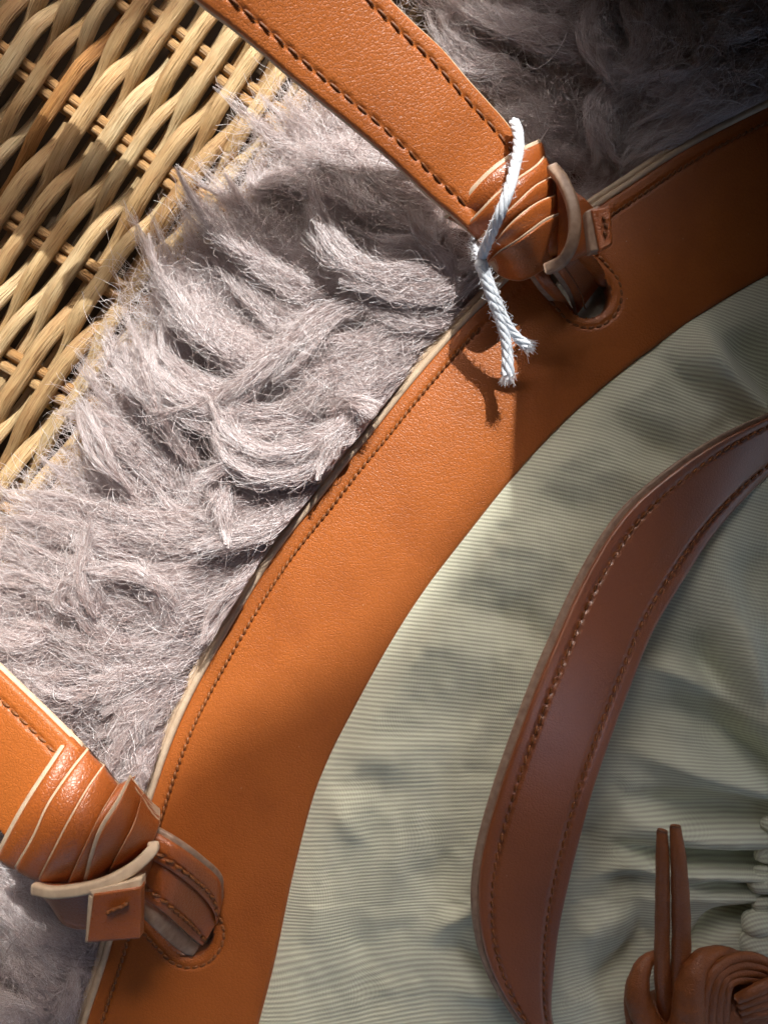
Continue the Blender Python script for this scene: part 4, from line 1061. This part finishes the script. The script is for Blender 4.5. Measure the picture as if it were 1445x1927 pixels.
for pl, wdt, up, n in G:
    q = resample(np.array(pl, float), 9); s = np.linspace(0, 1, 9)
    z = fheight(q[:, 0], q[:, 1])+20*np.sin(np.pi*np.minimum(s*1.1, 1))+12+up*s**1.6
    if up >= 18: z = z+12+14*s
    make_lock(q, z-4*np.sin(np.pi*s), wdt*(.8 if up >= 18 else 1), int(n*(1.9 if up >= 18 else 1.3)), .95 if up >= 18 else 1.25)
    if up >= 18:
        for w_ in range(2):
            tt_ = np.linspace(rng.uniform(.3, .5), 1, 9); m_ = resample(q, 9, tt_); e_ = (q[-1]-q[-2])/np.linalg.norm(q[-1]-q[-2])
            m_ = m_+np.outer(np.linspace(0, 1, 9)**2*rng.uniform(8, 34), e_)+np.outer(np.sin(np.linspace(0, 1, 9)*3)*rng.normal(0, 9), [-e_[1], e_[0]])
            make_lock(m_, np.interp(tt_, s, z)+rng.uniform(10, 18)+12*np.linspace(0, 1, 9), max(8, wdt*.34), int(n*.42), .6)
    for c_ in range(5):
        a_ = rng.uniform(0, .45); b_ = rng.uniform(.6, 1.08); m_ = resample(q, 9, np.clip(np.linspace(a_, b_, 9), 0, 1))
        if b_ > 1: m_ = m_+np.outer(np.clip(np.linspace(a_, b_, 9)-1, 0, 1)*120, (q[-1]-q[-2])/np.linalg.norm(q[-1]-q[-2]))
        t_ = np.gradient(m_, axis=0); t_ /= np.linalg.norm(t_, axis=1)[:, None]+1e-6; nn = np.stack([-t_[:, 1], t_[:, 0]], -1)
        off = rng.normal(0, wdt*.55); m_ = m_+nn*(off*(1-.5*s)+rng.normal(0, 16)*s**2+rng.normal(0, 7)*np.sin(s*rng.uniform(3, 7)))[:, None]
        zz_ = np.interp(np.linspace(a_, min(b_, 1), 9), s, z)+rng.uniform(-4, 9)+rng.uniform(0, 12)*s
        make_lock(m_, zz_, wdt*rng.uniform(.28, .5), int(n*.42), 1.15)
# random locks along the flow
seeds = []
tries = 0
while len(seeds) < 600 and tries < 40000:
    tries += 1
    x, y = rng.uniform(-60, 1500), rng.uniform(-60, 1990)
    if (inpoly(x-68, y-56, POLY) and inpoly(x, y, POLY)) or (inpoly(x, y, POLY2) and rng.random() < .85): seeds.append((x, y))
for (x, y) in seeds:
    p = np.array([x, y]); pts = [p]; Ln = rng.uniform(110, 240); a0 = rng.normal(0, .42); cv = rng.normal(0, .16)
    for k in range(7):
        v = flow(p); an = a0+cv*k; v = np.array([v[0]*math.cos(an)-v[1]*math.sin(an), v[0]*math.sin(an)+v[1]*math.cos(an)])
        p = p+v*Ln/7; pts.append(p)
    q = np.array(pts)-(np.array(pts)[3]-np.array([x, y]))*.3
    # stay off the leather and, mostly, off the open wicker
    mid = q[[0, 2, 4]]
    if not all((inpoly(m_[0], m_[1], POLY) or inpoly(m_[0], m_[1], POLY2)) for m_ in mid): continue
    s = np.linspace(0, 1, 8); z = fheight(q[:, 0], q[:, 1])-12+rng.uniform(4, 22)*np.sin(np.pi*s)+rng.choice([0, 0, 14, 26])*s**2
    make_lock(q, z, rng.uniform(20, 52), int(rng.uniform(180, 340)), 1.5)
# soft wisps leaning out over the wicker
for k in range(30):
    t_ = rng.uniform(.02, .93); q = resample(FR[:-1], 2, [t_, min(1, t_+.001)])[0]
    root = q+np.array([84, 64])+rng.normal(0, 14, 2); f_ = flow(q); up_ = np.array([-.25, -1.])
    p = root.copy(); pts = [p]; Ln = rng.uniform(150, 280); turn = rng.uniform(.1, .9)
    for m_ in range(7):
        v = f_*(1-turn*m_/6)+up_*turn*m_/6; v /= np.linalg.norm(v); p = p+v*Ln/7; pts.append(p)
    s = np.linspace(0, 1, 8); z = 52+10*s+rng.uniform(0, 38)*s**1.5
    make_lock(np.array(pts), z, rng.uniform(12, 30), int(rng.uniform(90, 200)), 2.0)
# loose curly fibres everywhere, thickest at the fringe
NF = 20000
fx_ = rng.uniform(-60, 1500, NF*2); fy_ = rng.uniform(-60, 1990, NF*2)
okf = (inpoly(fx_-50, fy_-40, POLY) | inpoly(fx_, fy_, POLY2)); fx_, fy_ = fx_[okf][:NF], fy_[okf][:NF]
nfr = 4500; tq = rng.uniform(0, 1, nfr); qf = resample(FR[:-1], nfr)[rng.permutation(nfr)]+rng.normal(0, 26, (nfr, 2))+[58, 46]
fx_ = np.r_[fx_, qf[:, 0]]; fy_ = np.r_[fy_, qf[:, 1]]; NF = len(fx_)
base = np.array([flow(np.array([a_, b_])) for a_, b_ in zip(fx_, fy_)]); a0 = np.arctan2(base[:, 1], base[:, 0])+rng.normal(0, .75, NF)
s = np.linspace(0, 1, KH)[None]; ln_ = rng.uniform(50, 130, NF); ln_[-nfr:] *= 1.5
tht = a0[:, None]+rng.normal(0, 1.1, (NF, 1))*s+np.cumsum(rng.normal(0, .22, (NF, KH)), 1)+.35*np.sin(s*rng.uniform(6, 22, (NF, 1))+rng.uniform(0, 6, (NF, 1)))
dx = np.cumsum(np.cos(tht), 1)*ln_[:, None]/KH; dy = np.cumsum(np.sin(tht), 1)*ln_[:, None]/KH
zf = fheight(fx_, fy_)[:, None]+rng.uniform(-18, 26, (NF, 1))+s*rng.uniform(-6, 14, (NF, 1))+3*np.sin(s*9+rng.uniform(0, 6, (NF, 1)))
HAIR.append(at(fx_[:, None]+dx, fy_[:, None]+dy, zf)); HR_.append(np.full((NF, KH), .27)*rng.uniform(.7, 1.3, (NF, 1)))
HAIR = np.vstack(HAIR); HR_ = np.vstack(HR_)
_k = (H-HAIR[..., 2])/H; _x = CX+HAIR[..., 0]/_k; _y = CY-HAIR[..., 1]/_k
BAGP = np.vstack([np.array(OUT, float)+[-12, -6], np.array(INN, float)[::-1]])
bad = (inpoly(_x, _y, BAGP) & (HAIR[..., 2] > 100)).any(1) 
HAIR = HAIR[~bad]; HR_ = HR_[~bad]
print("hairs", len(HAIR), "stitches", NST)
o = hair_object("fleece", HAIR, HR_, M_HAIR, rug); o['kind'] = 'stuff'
